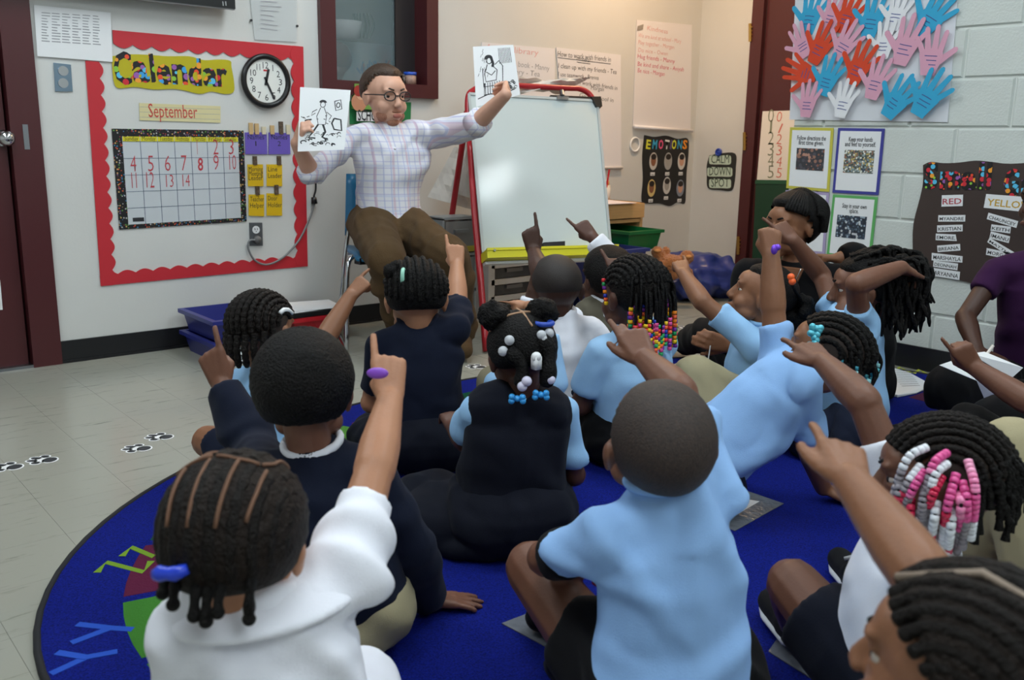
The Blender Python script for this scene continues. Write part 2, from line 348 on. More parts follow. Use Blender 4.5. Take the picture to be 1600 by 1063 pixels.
# window in the back wall: deep maroon frame, pane, display niche behind it
w1 = struct(wbox(BW, wl0, wl0+.085, wz0, wz1, -.12, .03).build('window_1', maroon2, loc=BW.pt((wl0+wr0)/2, wz0)))
fw = wbox(BW, wr0-.075, wr0, wz0, wz1, -.12, .03); wbox(BW, wl0+.085, wr0-.075, wz0, wz0+.07, -.12, .03, fw); wbox(BW, wl0+.085, wr0-.075, wz1-.07, wz1, -.12, .03, fw); fw.build('window_frame', maroon2, w1)
wbox(BW, wr0-.2, wr0-.075, wz0+.07, wz1-.07, -.115, -.085).build('mullion', M_('dark_mullion', '2a2426', .4), w1)
glass = M_('window_glass', '8fa3a8', .03, alpha=.28, spec=.9); wbox(BW, wl0+.085, wr0-.2, wz0+.07, wz1-.07, -.1, -.095).build('pane', glass, w1)
NF = Fr((0, YB+.5, 0), (1, 0, 0), (0, 0, 1)); nb = MB(); wbox(NF, wl0-.1, wr0+.3, wz0-.05, 2.3, -.05, 0, nb); wbox(NF, wl0-.12, wl0-.1, wz0-.05, 2.3, 0, .38, nb); wbox(NF, wr0+.3, wr0+.32, wz0-.05, 2.3, 0, .38, nb); wbox(NF, wl0-.1, wr0+.3, 2.28, 2.3, 0, .38, nb); wbox(NF, wl0-.1, wr0+.3, wz0-.07, wz0-.05, 0, .37, nb)
struct(nb.build('wall_niche', M_('niche_wall', '8b9a9c', .6)))
for k, (a, b) in enumerate(((5, 46), (48, 90), (92, 128))):
    sheet('niche_block', NF, [(629, a), (645, a), (645, b), (629, b)], M_('niche_block_paint', 'cfc7bd', .6), bpy.data.objects['wall_niche'], .001, .012)
hp = sheet('mural_sheet', NF, [(511, 62), (628, 72), (628, 131), (511, 129)], M_('pale_blue_paper', 'b6c8cc', .6), None, .002, .006, 'pale blue sheet with faint handprint drawings seen through the window', 'poster')
WL.setdefault(hp, V(*hp.location))
for k in range(26):
    x = 560+random.random()*66; y = 122-random.random()*16; q = []
    c = M_('mural_'+('blue', 'pink')[k % 3 == 0], ('7fb2d4', 'c99aa4')[k % 3 == 0], .7); s_ = MB(); a = NF.px(x, y); b = NF.px(x+random.uniform(-7, 7), y-random.uniform(8, 20))
    stroke(s_, NF, [a, b], .01, .006, .008); s_.build('drawn_stroke', c, hp)
t = thing('vase', 'dark maroon rounded pot at the left inside the display window', 'pot', NF.pt(*NF.px(520, 112), .12))
c0 = NF.px(512, 92); MB().ell(NF.pt(c0[0]+.0, c0[1], .1), (.09, .07, .09)).tube([NF.pt(c0[0], c0[1]-.13, .1), NF.pt(c0[0], c0[1]-.05, .1)], [.02, .06], 14).build('body', M_('dark_clay', '54393a', .4), t, True)
t = thing('storage_basin', 'white plastic basin high in the display window', 'basin', NF.pt(*NF.px(515, 66), .1))
a = NF.px(513, 66); MB().loft([NF.pt(a[0]+.06, a[1]+.015, .1), NF.pt(a[0]+.06, a[1]+.11, .1)], [V(.07, 0, 0), V(.09, 0, 0)], [V(0, .05, 0), V(0, .07, 0)], True, 18).build('tub', white_p, t, True)
tl_ = MB()
for k in range(6): tl_.tube(spline([NF.pt(*NF.px(548+k*5, 22), .03), NF.pt(*NF.px(548+k*6+random.uniform(-4, 4), 40), .04), NF.pt(*NF.px(548+k*5, 60), .03)], 5), .006, 6)
tag(tl_.build('tinsel', M_('teal_foil', '4f8f88', .25, metal=.6), loc=NF.pt(*NF.px(540, 60), .1)), 'teal foil streamers hanging inside the display window', 'streamer')
for name, (x0, x1, y0, y1), body, lid, lab in (('jar', (646, 662, 119, 138), M_('jar_contents', 'a5877a', .5, var=.3, vscale=200), M_('blue_lid', '2a58c8', .4), 'small clear jar with a bright blue lid on the window ledge'),
                                               ('jar', (631, 644, 122, 137), M_('grey_box', '7c8894', .4), M_('grey_lid', '59626c', .4), 'small grey canister on the window ledge')):
    SF = Fr((0, YB-.05, 0), (1, 0, 0), (0, 0, 1)); a, b = SF.px(x0, y1), SF.px(x1, y0); r = (b[0]-a[0])/2; cx = (a[0]+b[0])/2; zb = wz0+.07; h = b[1]-a[1]
    pos = V(cx, YB-.0+.03, zb); t = thing(name, lab, 'jar', pos)
    MB().tube([pos, pos+V(0, 0, h*.75)], r, 18).build('body', body, t, True); MB().tube([pos+V(0, 0, h*.75), pos+V(0, 0, h)], r*1.05, 18).build('lid', lid, t, True)
# ------------------------------------------------------------------ things on the back wall
TF = Fr((0, YB-.09, 0), (1, 0, 0), (0, 0, 1)); ur, vb = TF.px(368, 14)
t = thing('television', 'black flat television mounted high on the wall above the calendar', 'television', TF.pt(ur-.5, vb, -.05))
wbox(TF, ur-1.05, ur, vb, vb+.6, -.05, 0).build('casing', blackp, t); wbox(TF, ur-1.02, ur-.03, vb+.035, vb+.57, 0, .002).build('screen', M_('dark_screen', '0b0c0e', .1), t)
wbox(TF, ur-1.05, ur, vb-.004, vb, -.03, -.005).build('trim', silverp, t); wbox(TF, ur-.6, ur-.4, vb+.1, vb+.5, -.089, -.05).build('bracket', blackp, t)
tpx('II', TF, (348, 9), (354, 9), silverp, t, name='logo_mark', h=.001, hgt=.02)
s = sheet('schedule_sheet', BW, [(52, 8), (172, 20), (175, 97), (58, 88)], white_p, None, .0058, .008, 'white printed timetable sheet taped above the red calendar border', 'paper')
pr = MB()
for k in range(11):
    y = 18+k*4.4
    for c in range(6):
        a = BW.px(64+c*16, y+1.0*c+2); b = BW.px(64+c*16+random.uniform(8, 14), y+1.0*c+3); stroke(pr, BW, [a, b], .004 if k > 3 else .003, .008, .0086)
pr.build('printed_rows', gink, s)
s = sheet('plastic_sleeve', BW, [(388, -20), (463, -14), (463, 66), (397, 62)], M_('clear_sleeve', 'dfe4e6', .15, alpha=.55), None, .004, .007, 'clear plastic sleeve with a printed sheet, pinned beside the window', 'sleeve')
pr = MB()
for k in range(7): a = BW.px(406, 2+k*7); b = BW.px(406+random.uniform(20, 44), 4+k*7.3); stroke(pr, BW, [a, b], .004, .0075, .008)
pr.build('printed_rows', gink, s)
for x, y in ((391, 32), (463, 41)): MB().disc(BW, *BW.px(x, y), .006, .007, .012, 12).build('pin', ink, s)
# metal switch plate
t = thing('switch_plate', 'shiny steel wall plate with a double socket by the door', 'switch', BW.pt(*BW.px(98, 140)))
sheet('plate', BW, [(83, 98), (110, 101), (113, 143), (86, 143)], M_('mirror_steel', '8ea4b8', .18, metal=1), t, .0, .006)
for y in (111, 130): MB().disc(BW, *BW.px(98, y), .02, .006, .01, 20).build('socket', chrome, t)
t = thing('wall_outlet', 'grey wall outlet with a plug and cord in the calendar board', 'outlet', BW.pt(*BW.px(400, 384)))
sheet('plate', BW, [(389, 348), (409, 348), (410, 384), (390, 384)], M_('grey_plate', '55585c', .4), t, 0, .006)
uo, vo = BW.px(399, 359); MB().disc(BW, uo, vo, .019, .006, .009, 20).build('socket', white_p, t)
sl = MB()
for du in (-.006, .006): wbox(BW, uo+du-.0015, uo+du+.0015, vo-.002, vo+.008, .009, .0095, sl)
sl.disc(BW, uo, vo-.008, .0025, .009, .0095, 10).build('slots', ink, t)
up, vp = BW.px(400, 374); pl = MB().tube([BW.pt(up, vp, .006), BW.pt(up, vp, .03)], [.02, .016], 14); pl.build('plug', M_('grey_rubber', '6a6a6a', .5), t, True)
cp = [BW.pt(up, vp, .025)] + [BW.pt(*BW.px(x, y), .015) for x, y in ((388, 376), (386, 388), (396, 406), (415, 413), (440, 402), (465, 375), (482, 340), (489, 318))]
tag(MB().tube(spline(cp, 8), .005, 8).build('power_cord', M_('grey_cord', '7b7c7e', .5), loc=cp[0], smooth=True), 'grey cord looping from the outlet up to a black connector', 'cord')
cp = [BW.pt(*BW.px(x, y), .016) for x, y in ((489, 318), (488, 308), (491, 295), (490, 275), (486, 262))]
tag(MB().tube(spline(cp, 6), .005, 8).tube([cp[0], cp[1]], [.016, .013], 10).build('cord_connector', blackp, loc=cp[0], smooth=True), 'black cord with a thick connector hanging beside the red border', 'cord')
# red scalloped border of the calendar board
t = thing('scalloped_border', 'red scalloped paper border framing the calendar board', 'border', BW.pt(*BW.px(300, 445)))
def strip(a, b, inn, w, nsc):
    a = V(*BW.px(*a)); b = V(*BW.px(*b)); d = b-a; tdir = nrm(d); nn = V(-tdir[1], tdir[0]); nn = nn if nn@(V(*BW.px(*inn))-a) > 0 else -nn
    N = nsc*8; P = [tuple(a), tuple(b)]
    for k in range(N, -1, -1):
        s = k/N; P.append(tuple(a+d*s+nn*(w*.76+w*.24*abs(math.sin(math.pi*nsc*s))*1.0)))
    return P
for hh_, (a, b, w, k) in enumerate((((175, 47), (473, 73), .072, 11), ((157, 447), (480, 416), .062, 13), ((133, 95), (157, 447), .07, 14), ((473, 73), (480, 416), .07, 13))):
    MB().prism(BW, strip(a, b, (300, 250), w, k), .002, .0045+.0006*hh_).build('strip', red_b, t)
# clock
cu_, cv_ = BW.px(413, 127); cr_ = (BW.px(413, 84)[1]-BW.px(413, 170)[1])/2
t = thing('wall_clock', 'round wall clock with black rim and white dial at half past twelve', 'clock', BW.pt(cu_, cv_-cr_))
MB().torus(BW.pt(cu_, cv_, .02), BW.x, BW.y, cr_*.89, cr_*.105, 40, 10).disc(BW, cu_, cv_, cr_*.9, .0055, .015, 40).build('rim', blackp, t, True)
MB().disc(BW, cu_, cv_, cr_*.82, .015, .019, 40).build('dial', M_('dial_white', 'e6e9e6', .5), t)
for k in range(1, 13):
    a = math.radians(90-30*k); x, y = cu_+math.cos(a)*cr_*.58, cv_+math.sin(a)*cr_*.58; w_ = {1: .004, 11: .018, 10: .029, 12: .029}.get(k, .017)
    text(str(k), BW, (x-w_/2, y-.016), (x+w_/2, y-.016), ink, t, name='numeral', h=.0195, hgt=.031)
for a, l, w_, nm in ((76, .45, .012, 'hour_hand'), (-65, .72, .009, 'minute_hand')):
    s_ = MB(); a = math.radians(a); stroke(s_, BW, [(cu_-math.cos(a)*.02, cv_-math.sin(a)*.02), (cu_+math.cos(a)*cr_*l, cv_+math.sin(a)*cr_*l)], w_, .0205, .023); s_.build(nm, ink, t)
wbox(BW, cu_-.012, cu_+.012, cv_+.045, cv_+.053, .0192, .0198).build('maker_mark', red_b, t)
# yellow wavy Calendar sign with confetti letters
t = thing('calendar_sign', 'yellow wavy sign with confetti print letters reading Calendar', 'sign', BW.pt(*BW.px(270, 145)))
MB().prism(BW, [tuple(p) for p in spline([V(*BW.px(*p)) for p in ((174, 88), (200, 85), (235, 86), (262, 88), (295, 88), (318, 94), (340, 93), (359, 95), (361, 105), (365, 128), (364, 144), (350, 147), (330, 143), (312, 147), (290, 142), (270, 139), (240, 140), (210, 136), (185, 138), (177, 126), (174, 88))], 4)][:-1], .002, .005).build('backing', M_('yellow_gloss_card', 'bdb21c', .3), t)
conf = dots_mat('confetti_print', '14141a', 36, .5)
for ch, (x0, y0), (x1, y1), hh in (('C', (178, 129), (206, 131), .135), ('a', (207, 127), (234, 127), .128), ('l', (236, 127), (243, 127), .12), ('e', (245, 130), (268, 131), .125), ('n', (269, 130), (293, 131), .125), ('d', (294, 132), (315, 133), .12), ('a', (317, 133), (341, 134), .115), ('r', (340, 134), (356, 134), .115)):
    text(ch, BW, BW.px(x0, y0), BW.px(x1, y1), conf, t, name='letter', h=.006, hgt=hh, bold=.03)
s = sheet('month_strip', BW, [(217, 161), (344, 166), (344, 192), (218, 188)], M_('manila_strip', 'd8cfa0', .7), None, .002, .004, 'manila writing strip with the month written in red', 'paper'); WL[s] = V(*s.location)
ln = MB()
for y in (167, 175, 183): stroke(ln, BW, [BW.px(218, y), BW.px(343, y+4)], .0015, .004, .0045)
ln.build('ruled_lines', gink, s); tpx('September', BW, (232, 183), (308, 185), rink, s, h=.005, hgt=.062)
# calendar chart
CQ = [V(*BW.px(*p)) for p in ((174, 201), (380, 204), (385, 346), (186, 359))]
def cq(s, t_): return tuple((CQ[0]*(1-s)+CQ[1]*s)*(1-t_) + (CQ[3]*(1-s)+CQ[2]*s)*t_)
t = thing('calendar_chart', 'monthly calendar chart with confetti border and red handwritten dates', 'calendar', BW.pt(*cq(.5, 1)))
MB().prism(BW, [cq(0, 0), cq(0, 1), cq(1, 1), cq(1, 0)], .002, .004).build('border', dots_mat('confetti_border', '0c0d12', 95, .33, ('c85a30', '3a78a0', '5a9040', '7a5a80', 'c8a060', 'a03038', 'b0b0b0')), t)
S0, S1, T0, T1 = .068, .952, .075, .955
def cell(i, j): return cq(S0+(S1-S0)*i/7, T0+.05+(T1-T0-.05)*j/5)
MB().prism(BW, [cq(S0, T0), cq(S0, T1), cq(S1, T1), cq(S1, T0)], .004, .005).build('page', M_('calendar_page', 'c6ccd2', .45), t)
for i, dname in enumerate(('Sunday', 'Monday', 'Tuesday', 'Wednesday', 'Thursday', 'Friday', 'Saturday')):
    a, b = S0+(S1-S0)*(i+.02)/7, S0+(S1-S0)*(i+.98)/7
    h_ = MB().prism(BW, [cq(a, T0), cq(a, T0+.048), cq(b, T0+.048), cq(b, T0)], .005, .006).build('day_header', M_('yellow_header', 'd8d020', .5), t)
    text(dname, BW, cq(a+.012, T0+.04), cq(b-.012, T0+.04), ink, h_, h=.0065, hgt=.02)
gl = MB()
for i in range(1, 7): stroke(gl, BW, [cell(i, 0), cell(i, 5)], .002, .005, .006)
for j in range(0, 5): stroke(gl, BW, [cell(0, j), cell(7, j)], .002, .005, .006)
gl.build('grid_lines', M_('grid_blue', '50607a', .6), t)
for n in range(1, 15):
    k = n+3; i, j = k % 7, k//7; w_ = {1: .03, 11: .3}.get(n, .45 if n > 9 else .33)
    sz = .075 if n not in (8, 13, 14) else .06; du = .35 if n not in (12,) else .2
    a, b = V(*cell(i, j)), V(*cell(i+1, j+1)); c = V(*cell(i, j+1)); e1 = V(*cell(i+1, j))-a; e2 = c-a
    p0 = a+e1*du+e2*.8; p1 = p0+e1*w_
    text(str(n), BW, tuple(p0), tuple(p1), M_('red_marker', 'c03a44', .6), t, name='date', h=.0065, hgt=sz, bold=.015 if n == 8 else -.012, shear=.05)
wbox(BW, cell(0, 5)[0]+.02, cell(0, 5)[0]+.07, cell(0, 5)[1]+.012, cell(0, 5)[1]+.03, .005, .0055).build('bar_code', ink, t)
# purple pockets and yellow job cards with clothes pegs
def card(L, m, lines, lab, cat, pins, tw=1):
    c = BW.px(*L[3]); t = thing('job_card', lab, cat, BW.pt(*c))
    sheet('card', BW, L, m, t, .002, .006)
    (x0, y0), (x1, _), (_, _), (_, y1) = L; n = len(lines)
    for i, s in enumerate(lines):
        y = y0+(y1-y0)*(.32+i*(.6/max(n, 1.6))); wd = (x1-x0)*(min(.9, .15*len(s)) if s != '1' else .05); xx = x0+(x1-x0)*(.08 if tw else .5)-(0 if tw else wd/2)
        tpx(s, BW, (xx, y), (xx+wd, y), ink, t, h=.0065, hgt=(y0-y1)*-.0062 if n == 1 else .024)
    for (px_, py0, py1, m_) in pins: wbox(BW, BW.px(px_-3, 200)[0], BW.px(px_+3, 200)[0], BW.px(px_, py1)[1], BW.px(px_, py0)[1], .003, .012).build('peg', m_, t)
pegw = M_('peg_wood', 'c7a878', .6); pegd = M_('patterned_peg', '5a4a3a', .6, var=.6, vscale=120); pegl = M_('pale_peg', 'd6cdb2', .6)
card([(382, 207), (416, 207), (417, 241), (383, 241)], purple, ['Names', '1'], 'purple pocket numbered 1, beside the calendar chart', 'card', [(391, 192, 210, pegw), (400, 193, 210, pegw), (411, 198, 210, pegl)], 0)
card([(419, 207), (452, 208), (453, 241), (419, 241)], purple, ['Names', '2'], 'purple pocket numbered 2, above the Line Leader card', 'card', [(424, 196, 210, pegw), (438, 190, 210, pegd), (449, 195, 210, pegl)], 0)
card([(386, 257), (410, 257), (411, 291), (387, 291)], yellow, ['Morning', 'Meeting', 'Leader'], 'yellow card lettered Morning Meeting Leader', 'card', [(395, 244, 258, pegd)])
card([(416, 257), (440, 257), (440, 291), (416, 291)], yellow, ['Line', 'Leader'], 'yellow card lettered Line Leader', 'card', [(433, 244, 258, pegd)])
card([(388, 304), (412, 304), (412, 338), (388, 337)], yellow, ['Teacher', 'Helper'], 'yellow card lettered Teacher Helper', 'card', [(397, 291, 305, pegd)])
card([(416, 302), (440, 303), (440, 337), (416, 337)], yellow, ['Door', 'Holder'], 'yellow card lettered Door Holder', 'card', [(427, 289, 304, pegd)])
# green poster behind the teacher
t = thing('green_poster', 'green poster with a red capped child and black lettering, behind the seated man', 'poster', BW.pt(*BW.px(590, 196)))
GF = Fr((0, YB-.002, 0), (1, 0, 0), (0, 0, 1))
sheet('backing', GF, [(546, 158), (642, 160), (641, 196), (546, 194)], M_('poster_green', '1f7a45', .6), t, 0, .003); sheet('picture', GF, [(549, 131), (582, 133), (582, 172), (549, 170)], M_('poster_light_green', '6f9f4a', .6), t, .003, .034)
GF2 = Fr((0, YB-.036, 0), (1, 0, 0), (0, 0, 1)); u, v = GF2.px(561, 160); MB().disc(GF2, u, v, .045, 0, .001).build('shoulders', M_('poster_skin', 'c58a6a', .6), t); u, v = GF2.px(563, 148); MB().disc(GF2, u, v, .026, .001, .002).build('face', M_('poster_face', 'dca88a', .6), t); u, v = GF2.px(560, 142); MB().disc(GF2, u, v, .028, .0015, .003).build('cap', M_('poster_red', '9c2a24', .6), t)
GF3 = Fr((0, YB-.04, 0), (1, 0, 0), (0, 0, 1)); sheet('caption', GF3, [(557, 175), (600, 176), (600, 190), (557, 189)], white_p, t, 0, .001); tpx('SCHOOL', GF3, (559, 188), (603, 189), ink, t, h=.002, hgt=.055, bold=.02)
# chart paper
def chart(L, m, rows, lab, curl=True):
    s = sheet('chart_paper', BW, L, m, None, .003, .006, lab, 'chart'); WL[s] = V(*s.location)
    for txt, a, b, mm, hh in rows: tpx(txt, BW, a, b, mm, s, h=.007, hgt=hh, bold=-.008, shear=.06)
    return s
s = chart([(868, 74), (969, 86), (970, 264), (884, 264)], lilac_p, [('How to work with friends in', (870, 88), (953, 97), ink, .033), ('centers?', (900, 94), (921, 98), ink, .03), ('I clean up with my friends - Tea', (871, 106), (962, 116), ink, .03), ('I use teamwork - Brenna', (871, 119), (934, 125), ink, .028), ('I work with friends in', (905, 132), (963, 141), ink, .028), ('Morgan', (922, 140), (942, 143), ink, .028), ('Go to school in', (904, 152), (957, 160), ink, .028)], 'pale chart paper about working with friends, hung beside the easel')
ul = MB(); stroke(ul, BW, [BW.px(870, 90), BW.px(953, 100)], .003, .007, .0075); stroke(ul, BW, [BW.px(900, 97), BW.px(921, 100)], .003, .007, .0075); ul.build('underline', ink, s)
rc = MB(); a, b = BW.px(884, 262), BW.px(970, 262); rc.tube([BW.pt(a[0], a[1], .014), BW.pt(b[0], b[1], .014)], .009, 10); rc.build('curled_edge', lilac_p, s, True)
s = chart([(752, 66), (866, 76), (866, 200), (752, 196)], lilac_p, [('At the library', (757, 78), (840, 87), faint, .036), ('I read a book - Manny', (778, 100), (857, 111), gink, .033), ('I am very - Tea', (778, 113), (842, 120), gink, .033)], 'pale chart paper with faint pink heading behind the easel')
s = chart([(994, 31), (1080, 39), (1078, 205), (988, 198)], lilac_p, [('Kindness', (1010, 47), (1042, 53), faint, .03), ('We are kind at school - Mary', (996, 58), (1063, 68), faint, .028), ('Play together - Morgan', (996, 69), (1052, 77), faint, .028), ('Do nice - Owen', (996, 81), (1042, 87), faint, .028), ('Hug friends - Manny', (995, 91), (1053, 99), pink_ink, .03), ('Be kind and share - Aniyah', (995, 103), (1067, 112), pink_ink, .03), ('Be nice - Morgan', (995, 113), (1037, 119), pink_ink, .03)], 'pale chart paper with pink handwriting, above the portrait poster')
a, b = BW.px(988, 198), BW.px(1078, 205); MB().tube([BW.pt(a[0], a[1], .02), BW.pt(b[0], b[1], .02)], .012, 10).build('curled_edge', lilac_p, s, True)
sheet('tape', BW, [(995, 41), (1004, 38), (1003, 46), (994, 48)], M_('grey_tape', '9a9590', .4), s, .007, .009)
# emotions poster
t = thing('emotions_poster', 'black wavy poster with bright letters and six portrait photos', 'poster', BW.pt(*BW.px(1038, 320)))
ol = spline([V(*BW.px(*p)) for p in ((1006, 211), (1022, 214), (1040, 212), (1058, 217), (1074, 217), (1075, 240), (1072, 270), (1071, 300), (1069, 318), (1058, 316), (1046, 322), (1030, 318), (1012, 318), (1002, 314), (1004, 280), (1003, 245), (1006, 211))], 4)[:-1]
MB().prism(BW, [tuple(p) for p in ol], .002, .005).build('backing', M_('black_card', '1c1c1e', .6), t)
for ch, x, c in zip('EMOTIONS', (1008, 1018, 1027.5, 1037, 1045, 1048, 1057, 1065), ('d8dc40', '3ba8d8', 'e85a8c', 'e8e8e8', '5a4a78', 'd6dc3c', '38a0d0', 'f0982c')):
    tpx(ch, BW, (x, 232), (x+(3 if ch == 'I' else 7), 233), M_('letter_'+c, c, .6), t, name='letter', h=.006, hgt=.062, bold=.03)
for i, (x, y) in enumerate(((1020, 252), (1043, 252), (1064, 252), (1017, 294), (1041, 290), (1062, 294))):
    f_ = MB(); u, v = BW.px(x, y); f_.prism(BW, [(u+.042*math.cos(a), v+.06*math.sin(a)) for a in np.linspace(0, 2*math.pi, 20)[:-1]], .005, .006)
    ph = f_.build('portrait', M_('portrait_ground_%d' % i, ('c8c4c0', 'a8a8a8', 'd8d4d0', 'd8c080', 'd0d0d0', '8890a0')[i], .5), t)
    MB().prism(BW, [(u+.026*math.cos(a), v+.004+.038*math.sin(a)) for a in np.linspace(0, 2*math.pi, 18)[:-1]], .006, .0066).build('face', M_('portrait_skin_%d' % (i % 3), ('8a5a40', 'a8a4a0', 'd0a088')[i % 3], .6), ph)
    MB().prism(BW, [(u+.028*math.cos(a), v+.03+.02*math.sin(a)) for a in np.linspace(0, 2*math.pi, 18)[:-1]], .0066, .0072).build('hair', M_('portrait_hair', '241c1a', .6), ph)
    lab = wbox(BW, u-.025, u+.02, v-.098, v-.075, .005, .006).build('caption', white_p, t); text(('happy', 'sad', 'mad', 'angry', 'shy', 'ok')[i], BW, (u-.02, v-.093), (u+.015, v-.093), ink, t, h=.0066, hgt=.012)
# white round hook and calm down spot sign
u, v = BW.px(991, 226); tag(MB().torus(BW.pt(u, v, .008), BW.x, BW.y*1.0, .045, .006).build('wall_ring', white_p, loc=BW.pt(u, v), smooth=True), 'white ring fixed to the wall left of the portrait poster', 'ring')
t = thing('calm_down_sign', 'dark wavy sign reading CALM DOWN SPOT with a blue pin', 'sign', AW.pt(*AW.px(1127, 299)))
ol = spline([V(*AW.px(*p)) for p in ((1109, 243), (1125, 240), (1149, 240), (1150, 262), (1148, 285), (1143, 298), (1125, 297), (1107, 294), (1105, 275), (1105, 258), (1109, 243))], 4)[:-1]
MB().prism(AW, [tuple(p) for p in ol], .002, .005).build('backing', M_('charcoal_card', '2a2c2a', .6), t)
for s, y, x0, x1 in (('CALM', 250, 1111, 1143), ('DOWN', 269, 1108, 1145), ('SPOT', 287, 1111, 1143)):
    MB().prism(AW, [tuple(p) for p in spline([V(*AW.px(*q)) for q in ((x0-2, y-6), (x0+5, y-8), ((x0+x1)/2, y-7), (x1-2, y-7), (x1, y), (x1-2, y+7), ((x0+x1)/2, y+7), (x0+4, y+7), (x0-2, y+5), (x0-2, y-6))], 3)[:-1]], .005, .006).build('strip', M_('mint_strip', 'c3d6c6', .6), t)
    tpx(s, AW, (x0+1, y+5), (x1-3, y+5), M_('dark_green_ink', '23402c', .6), t, h=.0065, hgt=.062)
u, v = AW.px(1124, 238); MB().disc(AW, u, v, .027, .005, .014).torus(AW.pt(u, v, .014), AW.x, AW.y, .02, .005).build('pin', M_('blue_pin', '2c4ab0', .35), t, True)
# paper of numbers and green board at the door
DF = Fr((XC-.03, 0, 0), (0, -1, 0), (0, 0, 1))
s = sheet('number_sheet', DF, [(1192, 174), (1262, 172), (1262, 284), (1183, 281)], cream_p, None, 0, .003, 'cream sheet of child written numerals taped to the red door', 'paper'); WL[s] = V(*s.location)
for k, ch in enumerate('012345'): nw = 6 if ch == '1' else 0; tpx(ch, DF, (1200+nw/2, 191+k*17.5), (1209-nw/2, 191+k*17.5), M_('olive_ink', '8a8e78', .7), s, name='numeral', h=.004, hgt=.09, bold=-.01); tpx(ch, DF, (1213+nw/2, 190+k*17.5), (1221-nw/2, 191+k*17.5), M_('soft_red_ink', 'd87a6c', .7), s, name='numeral', h=.004, hgt=.07, bold=-.01)
t = thing('green_board', 'dark green chalk board leaning on the red door', 'board', DF.pt(DF.px(1205, 400)[0], .35, .03))
sheet('panel', DF, [(1185, 287), (1262, 288), (1262, 470), (1176, 470)], M_('chalk_green', '17402c', .5), t, .01, .03); sheet('top_rail', DF, [(1185, 281), (1262, 282), (1262, 288), (1184, 287)], M_('green_rail', '24563c', .5), t, .008, .034)
# ------------------------------------------------------------------ side wall posters
KF = Fr((XB-.004, 0, 0), (0, -1, 0), (0, 0, 1))
t = thing('hand_mural', 'large white sheet covered with cut paper hands in blue, pink and orange', 'poster', KF.pt(*KF.px(1360, 190)))
sheet('sheet', KF, [(1246, -60), (1500, -40), (1481, 191), (1234, 187)], M_('mural_paper', 'd9dce3', .7, bump=.1, bscale=9), t, 0, .003)
hc = {'b': M_('hand_blue', '2fa3cf', .7), 'p': M_('hand_pink', 'd79fb6', .7), 'o': M_('hand_orange', 'd2411c', .7), 'w': M_('hand_white', 'e4e5ea', .7)}
def paperhand(x, y, sz, ang, c, h, flip=1, dx=0):
    u, v = KF.px(x, y); s = sz; mb = MB(); ca, sa = math.cos(math.radians(ang)), math.sin(math.radians(ang))
    T = lambda P: [(u+(a*flip*ca-b*sa)*s, v+(a*flip*sa+b*ca)*s) for a, b in P]
    O = [(-.17, -.5), (.17, -.5), (.2, -.28), (.27, -.05)]
    for bx, by, tx, ty, w_ in ((.21, .0, .42, .34, .075), (.1, .1, .22, .56, .08), (-.06, .12, -.03, .62, .08), (-.2, .06, -.26, .5, .078)):
        d = nrm(V(tx-bx, ty-by)); q = V(-d[1], d[0])*w_
        e = V(tx, ty); O += [tuple(V(bx, by)-q), tuple(e-q*.75), tuple(e+d*.05-q*.3), tuple(e+d*.05+q*.3), tuple(e+q*.75), tuple(V(bx, by)+q)]
    O += [(-.3, .0), (-.52, .2), (-.6, .17), (-.59, .1), (-.36, -.18), (-.2, -.32)]
    mb.prism(KF, T([(-.17, -.5), (.17, -.5), (.22, -.28), (.3, -.02), (.18, .1), (-.06, .14), (-.24, .08), (-.3, -.05), (-.22, -.3)]), h, h+.002)
    for fi, (bx, by, tx, ty, w_) in enumerate(((.19, -.03, .42, .34, .07), (.1, .05, .22, .56, .075), (-.05, .08, -.03, .62, .075), (-.18, .03, -.26, .5, .072), (-.16, -.2, -.55, .13, .085))):
        d = nrm(V(tx-bx, ty-by)); q = V(-d[1], d[0])*w_; b_, e = V(bx, by), V(tx, ty); mb.prism(KF, T([tuple(b_-q), tuple(e-q*.75), tuple(e+d*.05-q*.3), tuple(e+d*.05+q*.3), tuple(e+q*.75), tuple(b_+q)]), h-.0004, h+.0019-.0002*fi)
    o = mb.build('paper_hand', hc[c], t)
    pr = MB()
    for k in range(3):
        a = T([(-.15, -.05-k*.1), (.02+random.random()*.15, -.05-k*.1)]); stroke(pr, KF, [a[0], V(*a[0])*.6+V(*a[1])*.4+V(0, random.uniform(-.002, .002)), a[1]], .0035, h+.002, h+.0025)
    pr.build('writing', M_('blue_ink', '3a4a8a', .6), o)
z = 3.543
for i, (x, y, s_, a, c, fl) in enumerate(((310, 80, .2, -8, 'b', 1), (430, 80, .17, -14, 'p', 1), (520, 80, .19, -18, 'o', 1), (655, 100, .2, -10, 'b', 1), (790, 70, .17, -10, 'w', 1), (990, 90, .21, -32, 'b', 1),
    (265, 235, .17, 28, 'p', 1), (375, 250, .2, -25, 'o', 1), (510, 240, .19, -28, 'p', 1), (730, 230, .17, -5, 'w', 1), (850, 240, .21, -14, 'p', 1), (990, 300, .2, -6, 'p', -1),
    (270, 400, .19, 75, 'o', 1), (420, 430, .19, -16, 'b', 1), (595, 365, .2, -22, 'o', 1), (690, 445, .19, -14, 'p', 1), (310, 560, .17, -4, 'p', 1), (510, 560, .17, -10, 'w', 1), (810, 550, .2, -32, 'b', 1), (980, 530, .21, -28, 'b', 1))):
    paperhand(1180+x/z, y/z, s_*.9, a, c, .0035+.0016*i, fl)
